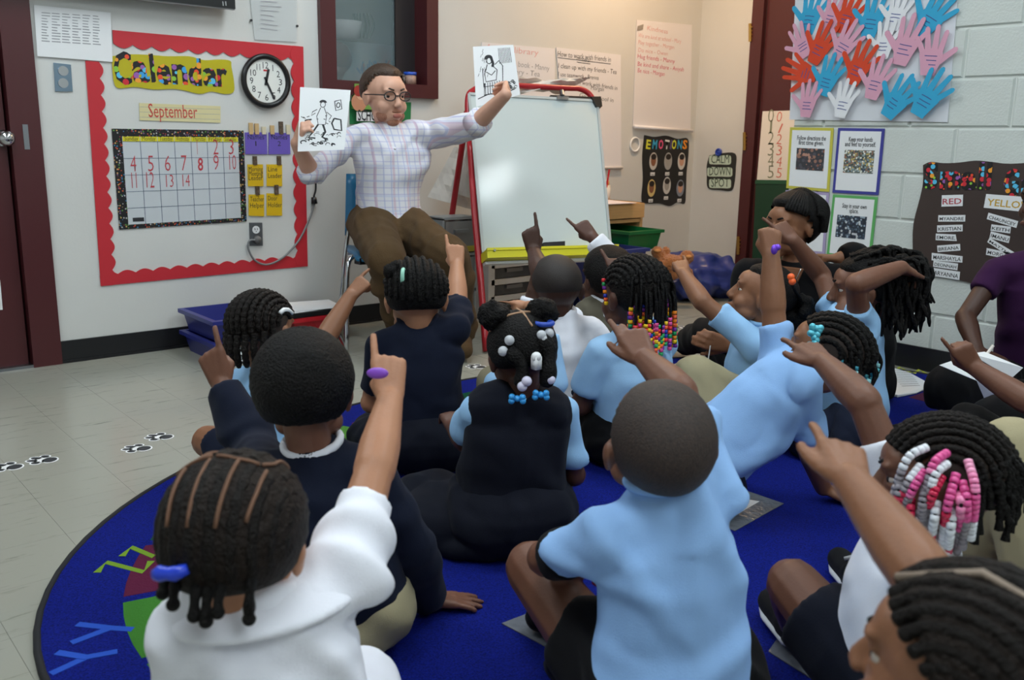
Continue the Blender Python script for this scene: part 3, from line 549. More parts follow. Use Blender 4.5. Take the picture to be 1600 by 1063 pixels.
photo_m = [dots_mat('photo_print_%d' % i, ('3a3a40', '6a7068', '28303c')[i], (60, 110, 90)[i], .5, (('8a5a48', 'a87868', '6c6c78', '4a4048', 'b88a78', '505058', '987060'), ('d8dcd8', '30405a', 'c8b068', '8aa0a8', 'e8e8e0', '404840', 'a06850'), ('10141c', '485868', '98a8b8', '30384c', 'c8ccd0', '202838', '586878'))[i]) for i in range(3)]
def rule(L, bm, lines, pm, lab, img):
    c = np.mean(pxs(KF, L), axis=0); t = thing('rule_poster', lab, 'poster', KF.pt(*KF.px(*L[2])))
    Q = [V(*p) for p in pxs(KF, L)]; q = lambda s, r: tuple((Q[0]*(1-s)+Q[1]*s)*(1-r)+(Q[3]*(1-s)+Q[2]*s)*r)
    MB().prism(KF, [q(0, 0), q(0, 1), q(1, 1), q(1, 0)], 0, .003).build('border', bm, t); MB().prism(KF, [q(.06, .045), q(.06, .955), q(.94, .955), q(.94, .045)], .003, .004).build('page', white_p, t)
    if img: MB().prism(KF, [q(img[0], img[1]), q(img[0], img[3]), q(img[2], img[3]), q(img[2], img[1])], .004, .0055).build('photo', pm, t)
    for k, s in enumerate(lines):
        w_ = min(.66, .034*len(s)); text(s, KF, q(.52-w_/2, .2+k*.075), q(.52+w_/2, .2+k*.075), ink, t, h=.005, hgt=.022, bold=.012)
yb = M_('poster_yellow', 'c8c04a', .5); bb = M_('poster_blue', '3d3f96', .5); lb = M_('poster_lilac', 'a99cc0', .5); gb = M_('poster_green_edge', '5fae62', .5)
rule([(1235, 199), (1303, 200), (1296, 300), (1229, 294)], yb, ['Follow directions the', 'first time given.'], photo_m[0], 'yellow bordered rule poster about following directions', (.2, .33, .84, .68))
rule([(1310, 200), (1383, 201), (1373, 305), (1301, 301)], bb, ['Keep your hands', 'and feet to yourself.'], photo_m[1], 'blue bordered rule poster about keeping hands to yourself', (.2, .33, .84, .68))
rule([(1228, 297), (1296, 301), (1289, 398), (1222, 392)], lb, ['Use an inside voice', 'and be kind.'], photo_m[0], 'lilac bordered rule poster about kind voices, behind the seated woman', None)
rule([(1302, 304), (1372, 308), (1361, 407), (1292, 399)], gb, ['Stay in your own', 'space.'], photo_m[2], 'green bordered rule poster about staying in your space', (.16, .32, .82, .68))
# brown group board
t = thing('group_board', 'brown wavy paper board with confetti letters and printed name strips', 'board', KF.pt(*KF.px(1560, 440)))
bo = spline([V(*KF.px(*p)) for p in ((1443, 258), (1455, 253), (1475, 255), (1500, 254), (1525, 251), (1550, 253), (1580, 256), (1640, 252), (1720, 250), (1725, 330), (1715, 420), (1700, 480), (1640, 470), (1580, 455), (1530, 445), (1500, 438), (1470, 432), (1440, 429), (1430, 420), (1427, 390), (1428, 350), (1438, 310), (1443, 285), (1443, 258))], 3)[:-1]
brown = M_('brown_paper', '3d302c', .6, var=.06, vscale=6); MB().prism(KF, [tuple(p) for p in bo], .002, .005).build('backing', brown, t)
conf2 = dots_mat('confetti_letter', '101014', 46, .46)
for ch, x0, x1, y, hh in (('S', 1443, 1466, 293, .125), ('m', 1469, 1501, 294, .12), ('a', 1502, 1527, 294, .115), ('l', 1529, 1537, 294, .125), ('l', 1541, 1549, 294, .125), ('G', 1568, 1592, 304, .12), ('r', 1596, 1612, 304, .1), ('o', 1615, 1640, 304, .1), ('u', 1643, 1665, 304, .1), ('p', 1668, 1690, 304, .1)):
    text(ch, KF, KF.px(x0, y), KF.px(x1, y), conf2, t, name='letter', h=.007, hgt=hh*.86, bold=.05)
zz = 911/180
def nstrip(L, s, m=ink):
    L = [(1420+x/zz, 240+y/zz) for x, y in L]; n_ = sheet('name_strip', KF, L, white_p, t, .005, .0075); a, b, c, d = [V(*p) for p in L]
    h_ = abs(KF.px(*L[0])[1]-KF.px(*L[3])[1]); tpx(s, KF, tuple(d*.8+a*.2+(c-d)*.05), tuple(c*.8+b*.2-(c-d)*.05), m, n_, h=.008, hgt=h_*.52, bold=.012)
for L, s, m in (([(268, 330), (434, 325), (430, 415), (264, 420)], 'RED', M_('crimson_ink', 'b03a4a', .6)), ([(240, 488), (452, 486), (450, 538), (238, 538)], 'MYANDRE', ink), ([(230, 568), (430, 562), (430, 615), (230, 622)], 'KRISTIAN', ink), ([(220, 633), (375, 640), (384, 692), (218, 684)], 'EMORE,', ink), ([(230, 728), (410, 714), (412, 766), (234, 780)], 'BREANA', ink), ([(188, 785), (430, 812), (428, 862), (186, 844)], 'MARSHAYLA', ink), ([(202, 845), (394, 870), (388, 922), (198, 894)], 'DEONNAH', ink), ([(197, 903), (410, 935), (404, 1000), (190, 965)], 'ARYANNA', ink),
    ([(618, 320), (1020, 350), (1000, 470), (598, 428)], 'YELLOW', M_('mustard_ink', 'c8a030', .6)), ([(636, 468), (870, 535), (855, 588), (622, 518)], 'CHAUNCEY', ink), ([(660, 560), (812, 578), (806, 632), (652, 610)], 'KEITH', ink), ([(655, 615), (806, 655), (795, 708), (643, 668)], 'IMANU', ink), ([(644, 665), (836, 780), (815, 822), (626, 700)], 'MATTHE', ink), ([(622, 747), (828, 790), (818, 842), (616, 800)], 'MORGAN', ink), ([(636, 845), (850, 870), (842, 920), (632, 890)], 'AMIR', ink), ([(645, 898), (800, 935), (790, 985), (632, 948)], 'ALIYAH', ink)):
    nstrip(L, s, m)
# ------------------------------------------------------------------ alphabet rug
RC, RA, RB = V(2.145, 1.642), 1.815, 1.286
def rugmat():
    m = bpy.data.materials.new('blue_carpet'); m.use_nodes = True; n = m.node_tree.nodes; L = m.node_tree.links; b = n['Principled BSDF']
    g = n.new('ShaderNodeNewGeometry'); t = n.new('ShaderNodeTexNoise'); t.inputs['Scale'].default_value = 260; t.inputs['Detail'].default_value = 3; L.new(g.outputs['Position'], t.inputs[0])
    r = n.new('ShaderNodeValToRGB'); r.color_ramp.elements[0].position = .3; r.color_ramp.elements[0].color = lin('0a1252'); r.color_ramp.elements[1].position = .7; r.color_ramp.elements[1].color = lin('132186'); L.new(t.outputs[0], r.inputs[0]); L.new(r.outputs[0], b.inputs['Base Color'])
    bp = n.new('ShaderNodeBump'); bp.inputs['Strength'].default_value = .6; bp.inputs['Distance'].default_value = .004; L.new(t.outputs[0], bp.inputs['Height']); L.new(bp.outputs[0], b.inputs['Normal'])
    b.inputs['Roughness'].default_value = .95; b.inputs['Specular IOR Level'].default_value = .1; return m
rug_m = rugmat()
def ellp(a, b, n=96, t0=0, t1=2*math.pi): return [(RC[0]+a*math.cos(t), RC[1]+b*math.sin(t)) for t in np.linspace(t0, t1, n+1)[:-1]]
t = thing('alphabet_rug', 'large oval blue alphabet rug the children sit on', 'rug', (RC[0], RC[1], 0))
MB().prism(FL, ellp(RA-.012, RB-.012), 0, .009).build('pile', rug_m, t); e = ellp(RA-.008, RB-.008); e3 = [V(x, y, .006) for x, y in e]
MB().tube(e3+[e3[0]], .008, 8).build('binding', M_('dark_binding', '0e0f16', .8), t, True)
# inner ring of coloured carpet fields
cc = ['4f8438', '4a2440', '0f4a34', '5a1f3a', '3f7a30', '2a2f70', '0f4a34', '6a2a4a']
NSEG = 26
for k in range(NSEG):
    t0, t1 = 2*math.pi*(k+.05)/NSEG, 2*math.pi*(k+.95)/NSEG; P = [(RC[0]+(RA-.17)*math.cos(a), RC[1]+(RB-.17)*math.sin(a)) for a in np.linspace(t0, t1, 5)] + [(RC[0]+(RA-.45)*math.cos(a), RC[1]+(RB-.45)*math.sin(a)) for a in np.linspace(t1, t0, 5)]
    c = cc[k % len(cc)] if k != 13 else cc[4]
    if 195 < math.degrees((t0+t1)/2) < 335: continue
    MB().prism(FL, P, .009, .0096).build('carpet_field', M_('carpet_'+c, c, .95, spec=.1, bump=.5, bscale=260), t)
RLN = [0]
def rl(P, m): RLN[0] += 1; mb = MB(); stroke(mb, FL, [onz(*p)[:2] for p in P], .017, .009, .0097+.0003*(RLN[0] % 3)); mb.build('woven_letter', m, t)
zg = M_('woven_green', '6f8f2e', .95, spec=.1); yb2 = M_('woven_blue', '2c52b8', .95, spec=.1)
zf = lambda L: [(x/4.373, 820+y/4.373) for x, y in L]
rl(zf([(665, 355), (730, 283), (980, 350), (1035, 275)]), zg); rl(zf([(835, 243), (900, 180), (1050, 245), (1100, 190)]), zg)
rl(zf([(530, 708), (760, 735), (910, 745)]), yb2); rl(zf([(490, 838), (760, 735)]), yb2); rl(zf([(390, 905), (590, 938), (805, 898)]), yb2); rl(zf([(350, 1050), (590, 938)]), yb2)
for k, (x, y) in enumerate(((1400, 549+30), (1430, 553+30), (1105, 566), (1075, 572))): rl([(x-14, y), (x-2, y+4), (x+6, y-2), (x+16, y+4)], M_('woven_yellow', 'a8b040', .95, spec=.1))
# grey plastic seat squares taped on the rug, with name labels
def seatmat(L, lab, txt=None, lb=None):
    P = [onz(*p)[:2] for p in L]; c = np.mean(P, axis=0); t = thing('seat_square', lab, 'mat', (c[0], c[1], .0098))
    MB().prism(FL, [tuple(p) for p in P], .0099, .0118).build('square', M_('clear_grey_vinyl', '6d7078', .25, bump=.5, bscale=45, var=.12, vscale=14), t)
    if lb:
        Q = [onz(*p)[:2] for p in lb]; MB().prism(FL, [tuple(p) for p in Q], .0118, .0125).build('name_label', white_p, t)
        if txt: text(txt, FL, tuple(V(*Q[3])*.85+V(*Q[0])*.15), tuple(V(*Q[2])*.85+V(*Q[1])*.15), ink, t, h=.013, hgt=np.linalg.norm(V(*Q[0])-V(*Q[3]))*.6, bold=.012)
seatmat([(1152, 768), (1224, 793), (1148, 836), (1076, 806)], 'grey vinyl seat square lettered MOR, beside the boy in blue', 'MOR', [(1168, 787), (1186, 790), (1152, 810), (1134, 806)])
seatmat([(846, 958), (898, 985), (874, 1030), (784, 982)], 'grey vinyl seat square under the crossed shoe of the boy in blue', 'J', [(842, 978), (852, 975), (880, 990), (868, 998)])
seatmat([(655, 790), (722, 828), (712, 835), (652, 806)], 'grey vinyl seat square showing under the navy skirt', None, [(690, 808), (703, 812), (712, 820), (700, 818)])
seatmat([(1218, 1000), (1330, 1040), (1300, 1090), (1200, 1026)], 'grey vinyl seat square under the striped sneaker', None, [(1250, 1025), (1272, 1030), (1290, 1045), (1262, 1040)])
seatmat([(1344, 704), (1404, 700), (1402, 722), (1336, 726)], 'grey vinyl seat square behind the girl with long twists')
# sheet of paper on the rug
mb = MB(); P = [onz(x, y, .0145) for x, y in ((1372, 592), (1392, 576), (1420, 582), (1456, 604), (1432, 614), (1402, 620), (1378, 612))]
mb.add([p + V(0, 0, .006*((i % 2)+.1)) for i, p in enumerate(P)] + [p - V(0, 0, .003) for p in P], [tuple(range(7))[::-1], tuple(range(7, 14))] + [(i, (i+1) % 7, 7+(i+1) % 7, 7+i) for i in range(7)])
pp = tag(mb.build('worksheet', M_('sheet_white', 'dfe3e8', .7), loc=P[0]), 'creased white worksheet lying on the rug by the side wall', 'paper'); WL[pp] = V(*P[0]); pr = MB()
for k in range(9): a = onz(1384+k*3, 586+k*3.2)[:2]; b = onz(1420+k*2, 588+k*2.8)[:2]; stroke(pr, FL, [a, b], .004, .0225, .023)
pr.build('printed_rows', gink, pp)
# paw print stickers on the floor
def paw(cx, cy, s, ang, lab):
    t = thing('paw_sticker', lab, 'sticker', (cx, cy, .0005), 'paw prints on the floor'); T = lambda a, b: (cx+(a*math.cos(ang)-b*math.sin(ang))*s, cy+(a*math.sin(ang)+b*math.cos(ang))*s)
    el = lambda x, y, rx, ry, h0, h1, mb: mb.prism(FL, [T(x+rx*math.cos(q), y+ry*math.sin(q)) for q in np.linspace(0, 2*math.pi, 17)[:-1]], h0, h1)
    L = ((0, -.05, .036, .03), (-.05, .0, .014, .02), (-.02, .035, .014, .022), (.02, .035, .014, .022), (.05, .0, .014, .02)); ba = MB()
    for x, y, a, b in L: el(x, y, a+.008, b+.008, .0003, .0008, ba)
    el(0, -.01, .045, .04, .0003, .0008, ba); ba.build('white_outline', white_p, t)
    for i, (x, y, a, b) in enumerate(L): el(x, y, a, b, .0008, .0013, MB()).build('pad' if i == 0 else 'toe', M_('paw_charcoal', '2f3338', .6), t)
for (x, y, lab, a) in ((8, 730, 'dark paw print sticker nearest the maroon door', 1.9), (63, 719, 'dark paw print sticker close to the rug edge, between two others', 1.9), (211, 701, 'dark paw print sticker with four toes on the open floor', 1.9), (246, 683, 'dark paw print sticker closest to the bare knee', 1.9), (742, 573, 'dark paw print sticker beside the girl in navy', 1.2), (1063, 512, 'dark paw print sticker near the beanbag', 1.2)):
    g_ = onz(x, y); paw(g_[0], g_[1], .62, .86 if a > 1.5 else .5, lab)
sc_ = onz(1047, 472); tag(MB().ell(sc_+V(0, 0, .008), (.03, .02, .012)).ell(sc_+V(.03, .01, .008), (.02, .018, .01)).build('paper_scrap', white_p, loc=sc_, smooth=True), 'crumpled white paper scrap in front of the beanbag', 'scrap')
# ------------------------------------------------------------------ easel
BL, BR, TL, TR = at(752, 396, 4.42), at(952, 392, 4.72), at(731, 148, 4.62), at(931, 160, 4.92)
xe = nrm(BR-BL); ye = nrm(nrm(TL-BL)+nrm(TR-BR)); ye = nrm(ye-xe*(ye@xe)); EF = Fr(BL, xe, ye)
t = thing('easel', 'standing whiteboard easel with red tube frame and yellow tray', 'easel', V(*((BL+BR)/2)[:2], 0))
q = pxs(EF, ((753, 396), (952, 392), (931, 160), (731, 149)))
MB().prism(EF, q, 0, .014).build('whiteboard', board_w, t)
fe = MB()
for a, b in ((0, 1), (1, 2), (3, 2), (0, 3)): stroke(fe, EF, [q[a], q[b]], .014, .014, .02)
fe.build('board_edge', M_('light_grey_edge', 'b4bcbe', .35), t)
def etube(P, r=.017, name='red_tube', m=redtube): return MB().tube(spline(P, 6), r, 12).build(name, m, t, True)
nb_ = EF.n
def efp(x, y, h): return EF.pt(*EF.px(x, y), h)
lf = [efp(736, 215, -.02), efp(744, 330, -.02), efp(752, 420, -.02)]; dirl = nrm(lf[2]-lf[0]); lf.append(lf[2]+dirl*((lf[2][2]-.01)/-dirl[2])); etube(lf)
rf = [efp(930, 165, -.02), efp(945, 300, -.02), efp(952, 395, -.02)]; dirr = nrm(rf[2]-rf[0]); rf.append(rf[2]+dirr*((rf[2][2]-.01)/-dirr[2])); etube(rf)
arch = [efp(932, 170, -.02), efp(930, 155, -.02), efp(922, 143, -.02), efp(908, 136, -.02), efp(890, 135, -.02), efp(830, 132, -.02), efp(770, 130, -.02), efp(742, 138, -.02), efp(733, 155, -.02), efp(736, 215, -.02)]; etube(arch, .015)
back_dir = nrm(V(-nb_[0], -nb_[1], 0))
for a, sg in ((efp(733, 170, -.03), 1), (efp(930, 170, -.03), -1)): b = a+back_dir*.42; b[2] = .01; etube([a, (a+b)/2, b], .016, 'rear_leg', redtube)
ty = pxs(EF, ((752, 397), (955, 391), (957, 404), (753, 411))); MB().prism(EF, ty, -.01, .075).build('tray', ytray, t); MB().prism(EF, pxs(EF, ((752, 396), (955, 390), (955, 394), (752, 400))), .06, .08).build('tray_lip', ytray, t)
for x, y in ((763, 400), (930, 394)): MB().tube([efp(x, y, .06), efp(x, y, .085)], .006, 8).build('screw', steel, t)
MB().prism(EF, pxs(EF, ((755, 412), (930, 405), (930, 409), (755, 416))), 0, .03).build('rail', M_('white_rail', 'd8dadc', .4), t)
for L in (((920, 155), (935, 155), (937, 170), (928, 170)),): MB().prism(EF, pxs(EF, L), -.005, .03).build('corner_cap', blackp, t)
MB().prism(EF, pxs(EF, ((858, 151), (925, 154), (925, 158), (858, 155))), .0, .018).build('clamp_bar', blackp, t)
MB().prism(EF, pxs(EF, ((867, 154), (885, 155), (884, 160), (867, 159))), .014, .03).tube([efp(875, 154, .03), efp(875, 145, .02)], .012, 8).build('clip', steel, t)
er = pxs(EF, ((842, 385), (875, 383), (875, 392.6), (842, 394.4))); tag(MB().prism(EF, er, .022, .058).build('board_eraser', M_('felt_black', '22242c', .9), loc=efp(858, 399, .05)), 'black felt eraser resting on the yellow easel tray', 'eraser')
# crumpled chart pads hanging over the easel back
def crumple(P, th=.004, name='chart_pad', m=None, lab='', n=10, amp=.012, seed=1):
    """P: 4 world corners; a creased sheet"""
    r_ = np.random.default_rng(seed); A = r_.normal(size=(n+1, n+1))*amp; vs = []; nn_ = nrm(np.cross(P[1]-P[0], P[3]-P[0]))
    for j in range(n+1):
        for i in range(n+1):
            s, q_ = i/n, j/n; p = (P[0]*(1-s)+P[1]*s)*(1-q_)+(P[3]*(1-s)+P[2]*s)*q_; vs.append(p+nn_*(A[j, i]+amp*2*math.sin(5*s+3*q_)))
    k = len(vs); vs += [p-nn_*th for p in vs]; f = []
    for j in range(n):
        for i in range(n):
            a = j*(n+1)+i; f += [(a, a+1, a+n+2, a+n+1), (k+a, k+a+n+1, k+a+n+2, k+a+1)]
    ed = [i for i in range(n+1)] + [j*(n+1)+n for j in range(1, n+1)] + [n*(n+1)+i for i in range(n-1, -1, -1)] + [j*(n+1) for j in range(n-1, 0, -1)]
    f += [(ed[i], k+ed[i], k+ed[(i+1) % len(ed)], ed[(i+1) % len(ed)]) for i in range(len(ed))]
    return tag(MB().add(vs, f).build(name, m, loc=P[3]), lab, 'paper')
padm = padm2 = M_('newsprint_pad', 'd6d1ca', .7)
crumple([at(745, 108, 4.82), at(790, 122, 4.82), at(770, 320, 4.9), at(703, 300, 4.9)], name='chart_pad', m=padm, lab='creased chart pad hanging behind the left side of the easel', seed=3)
crumple([at(710, 230, 4.99), at(758, 240, 4.99), at(745, 330, 5.0), at(668, 308, 5.0)], name='chart_pad', m=padm, lab='pale chart page drooping below the man\'s raised arm', seed=5, amp=.004)
crumple([at(810, 120, 4.8), at(917, 125, 5.0), at(880, 143, 4.97), at(812, 148, 4.78)], name='paper_roll', m=padm2, lab='creased chart paper folded over the top of the easel', n=8, amp=.012, seed=9)
# ------------------------------------------------------------------ storage along the back wall
def tub(name, lab, x0, x1, y0, y1, z0, z1, m, rim=.015, taper=.02, cat='bin', parts=None):
    t = thing(name, lab, cat, ((x0+x1)/2, (y0+y1)/2, z0)); th = .006
    R = lambda e, z: [V(x0-e, y0-e, z), V(x1+e, y0-e, z), V(x1+e, y1+e, z), V(x0-e, y1+e, z)]
    o0, o1, i1, i0 = R(-taper, z0), R(0, z1), R(-th, z1), R(-taper-th, z0+th); mb = MB(); P = o0+o1+i1+i0; f = [(3, 2, 1, 0), (12, 13, 14, 15)]
    for k in range(4):
        j = (k+1) % 4; f += [(k, j, 4+j, 4+k), (4+k, 4+j, 8+j, 8+k), (8+k, 8+j, 12+j, 12+k)]
    mb.add(P, f).build('body', m, t); rm = MB()
    a, b = R(rim, z1), R(rim, z1-.018); c = R(-th, z1+.002)
    rm.add(a+b+c+R(-th, z1-.018), [(k, (k+1) % 4, 4+(k+1) % 4, 4+k)[::-1] for k in range(4)] + [(k, (k+1) % 4, 8+(k+1) % 4, 8+k) for k in range(4)] + [(4+k, 4+(k+1) % 4, 12+(k+1) % 4, 12+k)[::-1] for k in range(4)] + [(8+k, 8+(k+1) % 4, 12+(k+1) % 4, 12+k) for k in range(4)]).build('rim', m, t); return t
b1 = tub('storage_bin', 'blue plastic bin with a white Explore label, under another blue bin', 1.555, 1.825, 3.78, 4.15, .0, .098, bluebin)
LFp = Fr((0, 3.778, 0), (1, 0, 0), (0, 0, 1)); u, v = LFp.px(356, 568); wbox(LFp, u, u+.15, .005, .088, .0, .004).build('label', white_p, b1)
text("Let's", LFp, (u+.012, .052), (u+.1, .052), ink, b1, h=.006, hgt=.034, bold=.015); text('Explore', LFp, (u+.012, .014), (u+.14, .014), ink, b1, h=.006, hgt=.036, bold=.015)
b2 = tub('storage_bin', 'empty blue plastic bin stacked on top of the labelled bin', 1.555, 1.825, 3.78, 4.15, .1, .2, bluebin)
wbox(LFp, 1.68, 1.74, .14, .17, .0, .003).build('label_holder', bluebin, b2)
b3 = tub('storage_bin', 'red plastic bin with papers on top, beside the chair', 2.0, 2.27, 3.92, 4.19, .0, .135, redp, taper=.03)
for k in range(4): wbox(Fr((0, 3.932, 0), (1, 0, 0), (0, 0, 1)), 2.04+k*.055, 2.065+k*.055, .03, .1, 0, .004).build('rib', redp, b3)
tag(MB().box((2.13, 4.055, .15), (.3, .28, .022)).build('paper_tray', blackp, loc=(2.15, 4.04, .139)), 'flat black tray lying across the red bin', 'tray')
for k, (dx, a, lab) in enumerate(((-.03, .1, 'white papers spread on the black tray'), (.05, -.2, 'loose printed sheet on top of the black tray'))):
    c, s_ = math.cos(a), math.sin(a); tag(MB().box((2.12+dx, 4.05, .163+k*.003), (.25, .24, .002), [[c, -s_, 0], [s_, c, 0], [0, 0, 1]]).build('loose_sheet', white_p, loc=(2.13+dx, 4.02, .162+k*.003)), lab, 'paper')
# clear drawer tower left of the easel
CF = Fr((0, 3.8, 0), (1, 0, 0), (0, 0, 1)); u0, u1 = max(2.75, CF.px(694, 420)[0]), CF.px(742, 420)[0]
clear = M_('smoky_clear_plastic', '8b8d8e', .25, alpha=.75); zt = CF.px(720, 338)[1]
t = thing('drawer_tower', 'smoky clear plastic drawer tower beside the easel leg', 'drawers', ((u0+u1)/2, 3.87, 0)); fr_ = MB()
for k in range(4): fr_.box(((u0+u1)/2, 3.87, .01+k*(zt-.02)/3), (u1-u0+.02, .14, .014))
for x in (u0-.004, u1+.004): fr_.box((x, 3.87, zt/2), (.012, .14, zt-.02))
fr_.build('frame', M_('grey_frame', '8f9496', .4), t)
for k in range(3):
    z0 = .025+k*(zt-.02)/3; z1 = z0+(zt-.02)/3-.03; d = wbox(CF, u0+.008, u1-.008, z0, z1, -.125, .004).build('drawer', clear, t); MB().box(((u0+u1)/2, 3.79, (z0+z1)/2+.03), (.09, .02, .018)).build('handle', M_('grey_handle', '6a6e70', .4), d)
    if k == 0: wbox(CF, u0+.08, u0+.16, z0+.05, z0+.13, .005, .007).build('label', ink, d); wbox(CF, u0+.087, u0+.153, z0+.057, z0+.123, .007, .008).build('label_card', white_p, d)
    if k == 2: MB().ell(((u0+u1)/2+.01, 3.865, z0+.06), (.06, .045, .045)).build('contents', M_('toy_red', 'a8584a', .5, var=.5, vscale=25), d, True); wbox(CF, u0+.05, u1-.01, z0+.0, z0+.03, .005, .007).build('yellow_strip', M_('dull_yellow', 'a89a30', .5), d)
# white drawer unit under the easel
DFR = Fr((0, 3.9, 0), (1, 0, 0), (0, 0, 1)); u0, u1 = DFR.px(768, 450)[0], DFR.px(838, 450)[0]; zt = DFR.px(800, 409)[1]
t = thing('drawer_unit', 'white drawer unit with dark drawers under the easel', 'drawers', ((u0+u1)/2, 4.04, 0)); fr_ = MB(); nd = 3; dz = (zt-.03)/nd
for k in range(nd+1): fr_.box(((u0+u1)/2, 4.04, .015+k*dz), (u1-u0, .28, .03))
for x in (u0, u1): fr_.box((x, 4.04, zt/2), (.045, .28, zt))
fr_.build('frame', M_('white_laminate', 'd0d4d8', .4), t)
for k in range(nd):
    d = wbox(DFR, u0+.03, u1-.03, .035+k*dz, .025+(k+1)*dz-.03, -.2, -.01).build('drawer', M_('smoked_drawer', '4a4c50', .25, var=.35, vscale=9), t); MB().box(((u0+u1)/2, 3.905, .03+(k+.5)*dz), (.12, .015, .02)).build('handle', M_('smoke_handle', '6a6c70', .3), d)
u0, u1 = DFR.px(890, 450)[0], DFR.px(919, 450)[0]
t = thing('storage_chest', 'navy blue storage trunk right of the white drawer unit', 'trunk', ((u0+u1)/2, 4.04, 0)); zt = DFR.px(910, 412)[1]
wbox(DFR, u0, u1, 0, zt-.03, -.3, 0).build('body', M_('navy_trunk', '243a78', .5), t); wbox(DFR, u0-.01, u1+.01, zt-.03, zt, -.31, .01).build('lid', MATS['navy_trunk'], t)
# birch cabinet with bins
WF = Fr((0, 3.86, 0), (1, 0, 0), (0, 0, 1)); (u0, z1), (u1, _) = WF.px(947, 319), WF.px(1005, 322)
t = thing('birch_cabinet', 'pale birch cubby cabinet against the back wall', 'cabinet', ((u0+u1)/2, 4.04, 0)); cb = MB(); ul = u0-.05
wbox(WF, ul, u1, z1-.03, z1, -.36, 0, cb); wbox(WF, ul, u1, 0, .03, -.36, 0, cb); wbox(WF, u1-.025, u1, 0, z1, -.36, 0, cb); wbox(WF, ul, ul+.025, 0, z1, -.36, 0, cb); wbox(WF, ul, u1, .03, z1, -.36, -.35, cb); cb.build('carcass', wood, t)
zm = WF.px(980, 343)[1]; dr_ = wbox(WF, u0-.02, u1-.0, zm+.008, z1-.004, -.01, .012).build('drawer_front', wood, t); wbox(WF, ul+.02, u1-.02, zm-.02, zm, -.35, 0).build('shelf', wood, t); zs = WF.px(980, 386)[1]; wbox(WF, ul+.02, u1-.02, zs-.02, zs, -.35, 0).build('shelf', wood, t)
tub('storage_bin', 'green plastic bin pushed into the birch cabinet shelf', u0-.005, u1-.045, 3.66, 4.08, zs+.003, zm-.05, greenbin, rim=.012)
(a0, zb1), (a1, _) = Fr((0, 3.5, 0), (1, 0, 0), (0, 0, 1)).px(964, 392), Fr((0, 3.5, 0), (1, 0, 0), (0, 0, 1)).px(1010, 390)
tub('storage_tub', 'large blue tub standing on the floor before the birch cabinet', a0, a1, 3.5, 3.84, 0, zb1, bluebin2, rim=.016, taper=.03)
z1c = z1; pc = V(WF.px(967, 318)[0], 3.98, z1c)
t = thing('pencil_cup', 'white cup on the cabinet holding a red pencil', 'cup', pc); MB().tube([pc, pc+V(0, 0, .09)], [.028, .034], 16, cap=True).build('cup', M_('translucent_cup', 'e2dcd4', .4), t, True); MB().tube([pc+V(0, 0, .03), pc+V(.03, 0, .2)], .006, 8).build('pencil', redp, t)
pc2 = V(WF.px(978, 315)[0]+.02, 4.05, z1c); t = thing('glue_bottle', 'small pale bottle with an orange cap on the cabinet', 'bottle', pc2); MB().tube([pc2, pc2+V(0, 0, .1)], .026, 14).build('body', M_('pale_bottle', 'ddd2c4', .4), t, True); MB().tube([pc2+V(0, 0, .1), pc2+V(0, 0, .125)], .018, 14).build('cap', M_('orange_cap', 'd89a48', .4), t, True)
p_ = V(WF.px(960, 317)[0], 3.865, z1c); tag(MB().add([p_+V(-.12, -.04, .003), p_+V(.16, -.04, .003), p_+V(.13, .06, .004), p_+V(-.12, .07, .04), p_+V(-.12, -.04, 0), p_+V(.16, -.04, 0), p_+V(.13, .06, 0), p_+V(-.12, .07, .035)], [(0, 1, 2, 3), (7, 6, 5, 4), (0, 4, 5, 1), (1, 5, 6, 2), (2, 6, 7, 3), (3, 7, 4, 0)]).build('loose_sheet', M_('pinkish_paper', 'e6dde2', .7), loc=p_), 'curled pale sheet on top of the birch cabinet', 'paper')
# ------------------------------------------------------------------ chair
CC, cf = V(2.42, 3.73, 0), nrm(V(-.42, -.9, 0)); crt = V(-cf[1], cf[0], 0)*-1   # facing the children; crt = viewer's right
if crt[0] < 0: crt = -crt
CP = lambda a, b, z: CC + crt*a + cf*b + V(0, 0, z)
t = thing('school_chair', 'blue plastic school chair with chrome legs under the seated man', 'chair', CC)
teal = M_('teal_plastic', '1f6f9c', .35)
sb = MB()
def shell(mb, G, th):
    n, m = len(G), len(G[0]); vs = [p for r in G for p in r]; k = n*m; vs2 = [p-V(0, 0, th) for p in vs]; f = []
    for j in range(n-1):
        for i in range(m-1):
            a = j*m+i; f += [(a, a+1, a+m+1, a+m), (k+a, k+a+m, k+a+m+1, k+a+1)]
    ed = list(range(m)) + [j*m+m-1 for j in range(1, n)] + [(n-1)*m+i for i in range(m-2, -1, -1)] + [j*m for j in range(n-2, 0, -1)]
    f += [(ed[i], k+ed[i], k+ed[(i+1) % len(ed)], ed[(i+1) % len(ed)]) for i in range(len(ed))]
    return mb.add(vs+vs2, f)
shell(sb, [[CP(.2*s*(1-.12*abs(b)), .2*b, .452+.012*abs(s)**2-.02*max(0, b-.6)*2) for s in np.linspace(-1, 1, 9)] for b in np.linspace(-1, 1, 9)], .014).build('seat', teal, t, True)
bk = MB(); G = [[CP(.19*s*(1-.1*q), -.2-.06*q-.03*(1-s*s), .51+.3*q) for s in np.linspace(-1, 1, 9)] for q in np.linspace(0, 1, 7)]; n_, m_ = 7, 9
vs = [p for r in G for p in r]; v2 = [p-cf*.012 for p in vs]; k = len(vs); f = []
for j in range(6):
    for i in range(8): a = j*9+i; f += [(a, a+1, a+10, a+9), (k+a, k+a+9, k+a+10, k+a+1)]
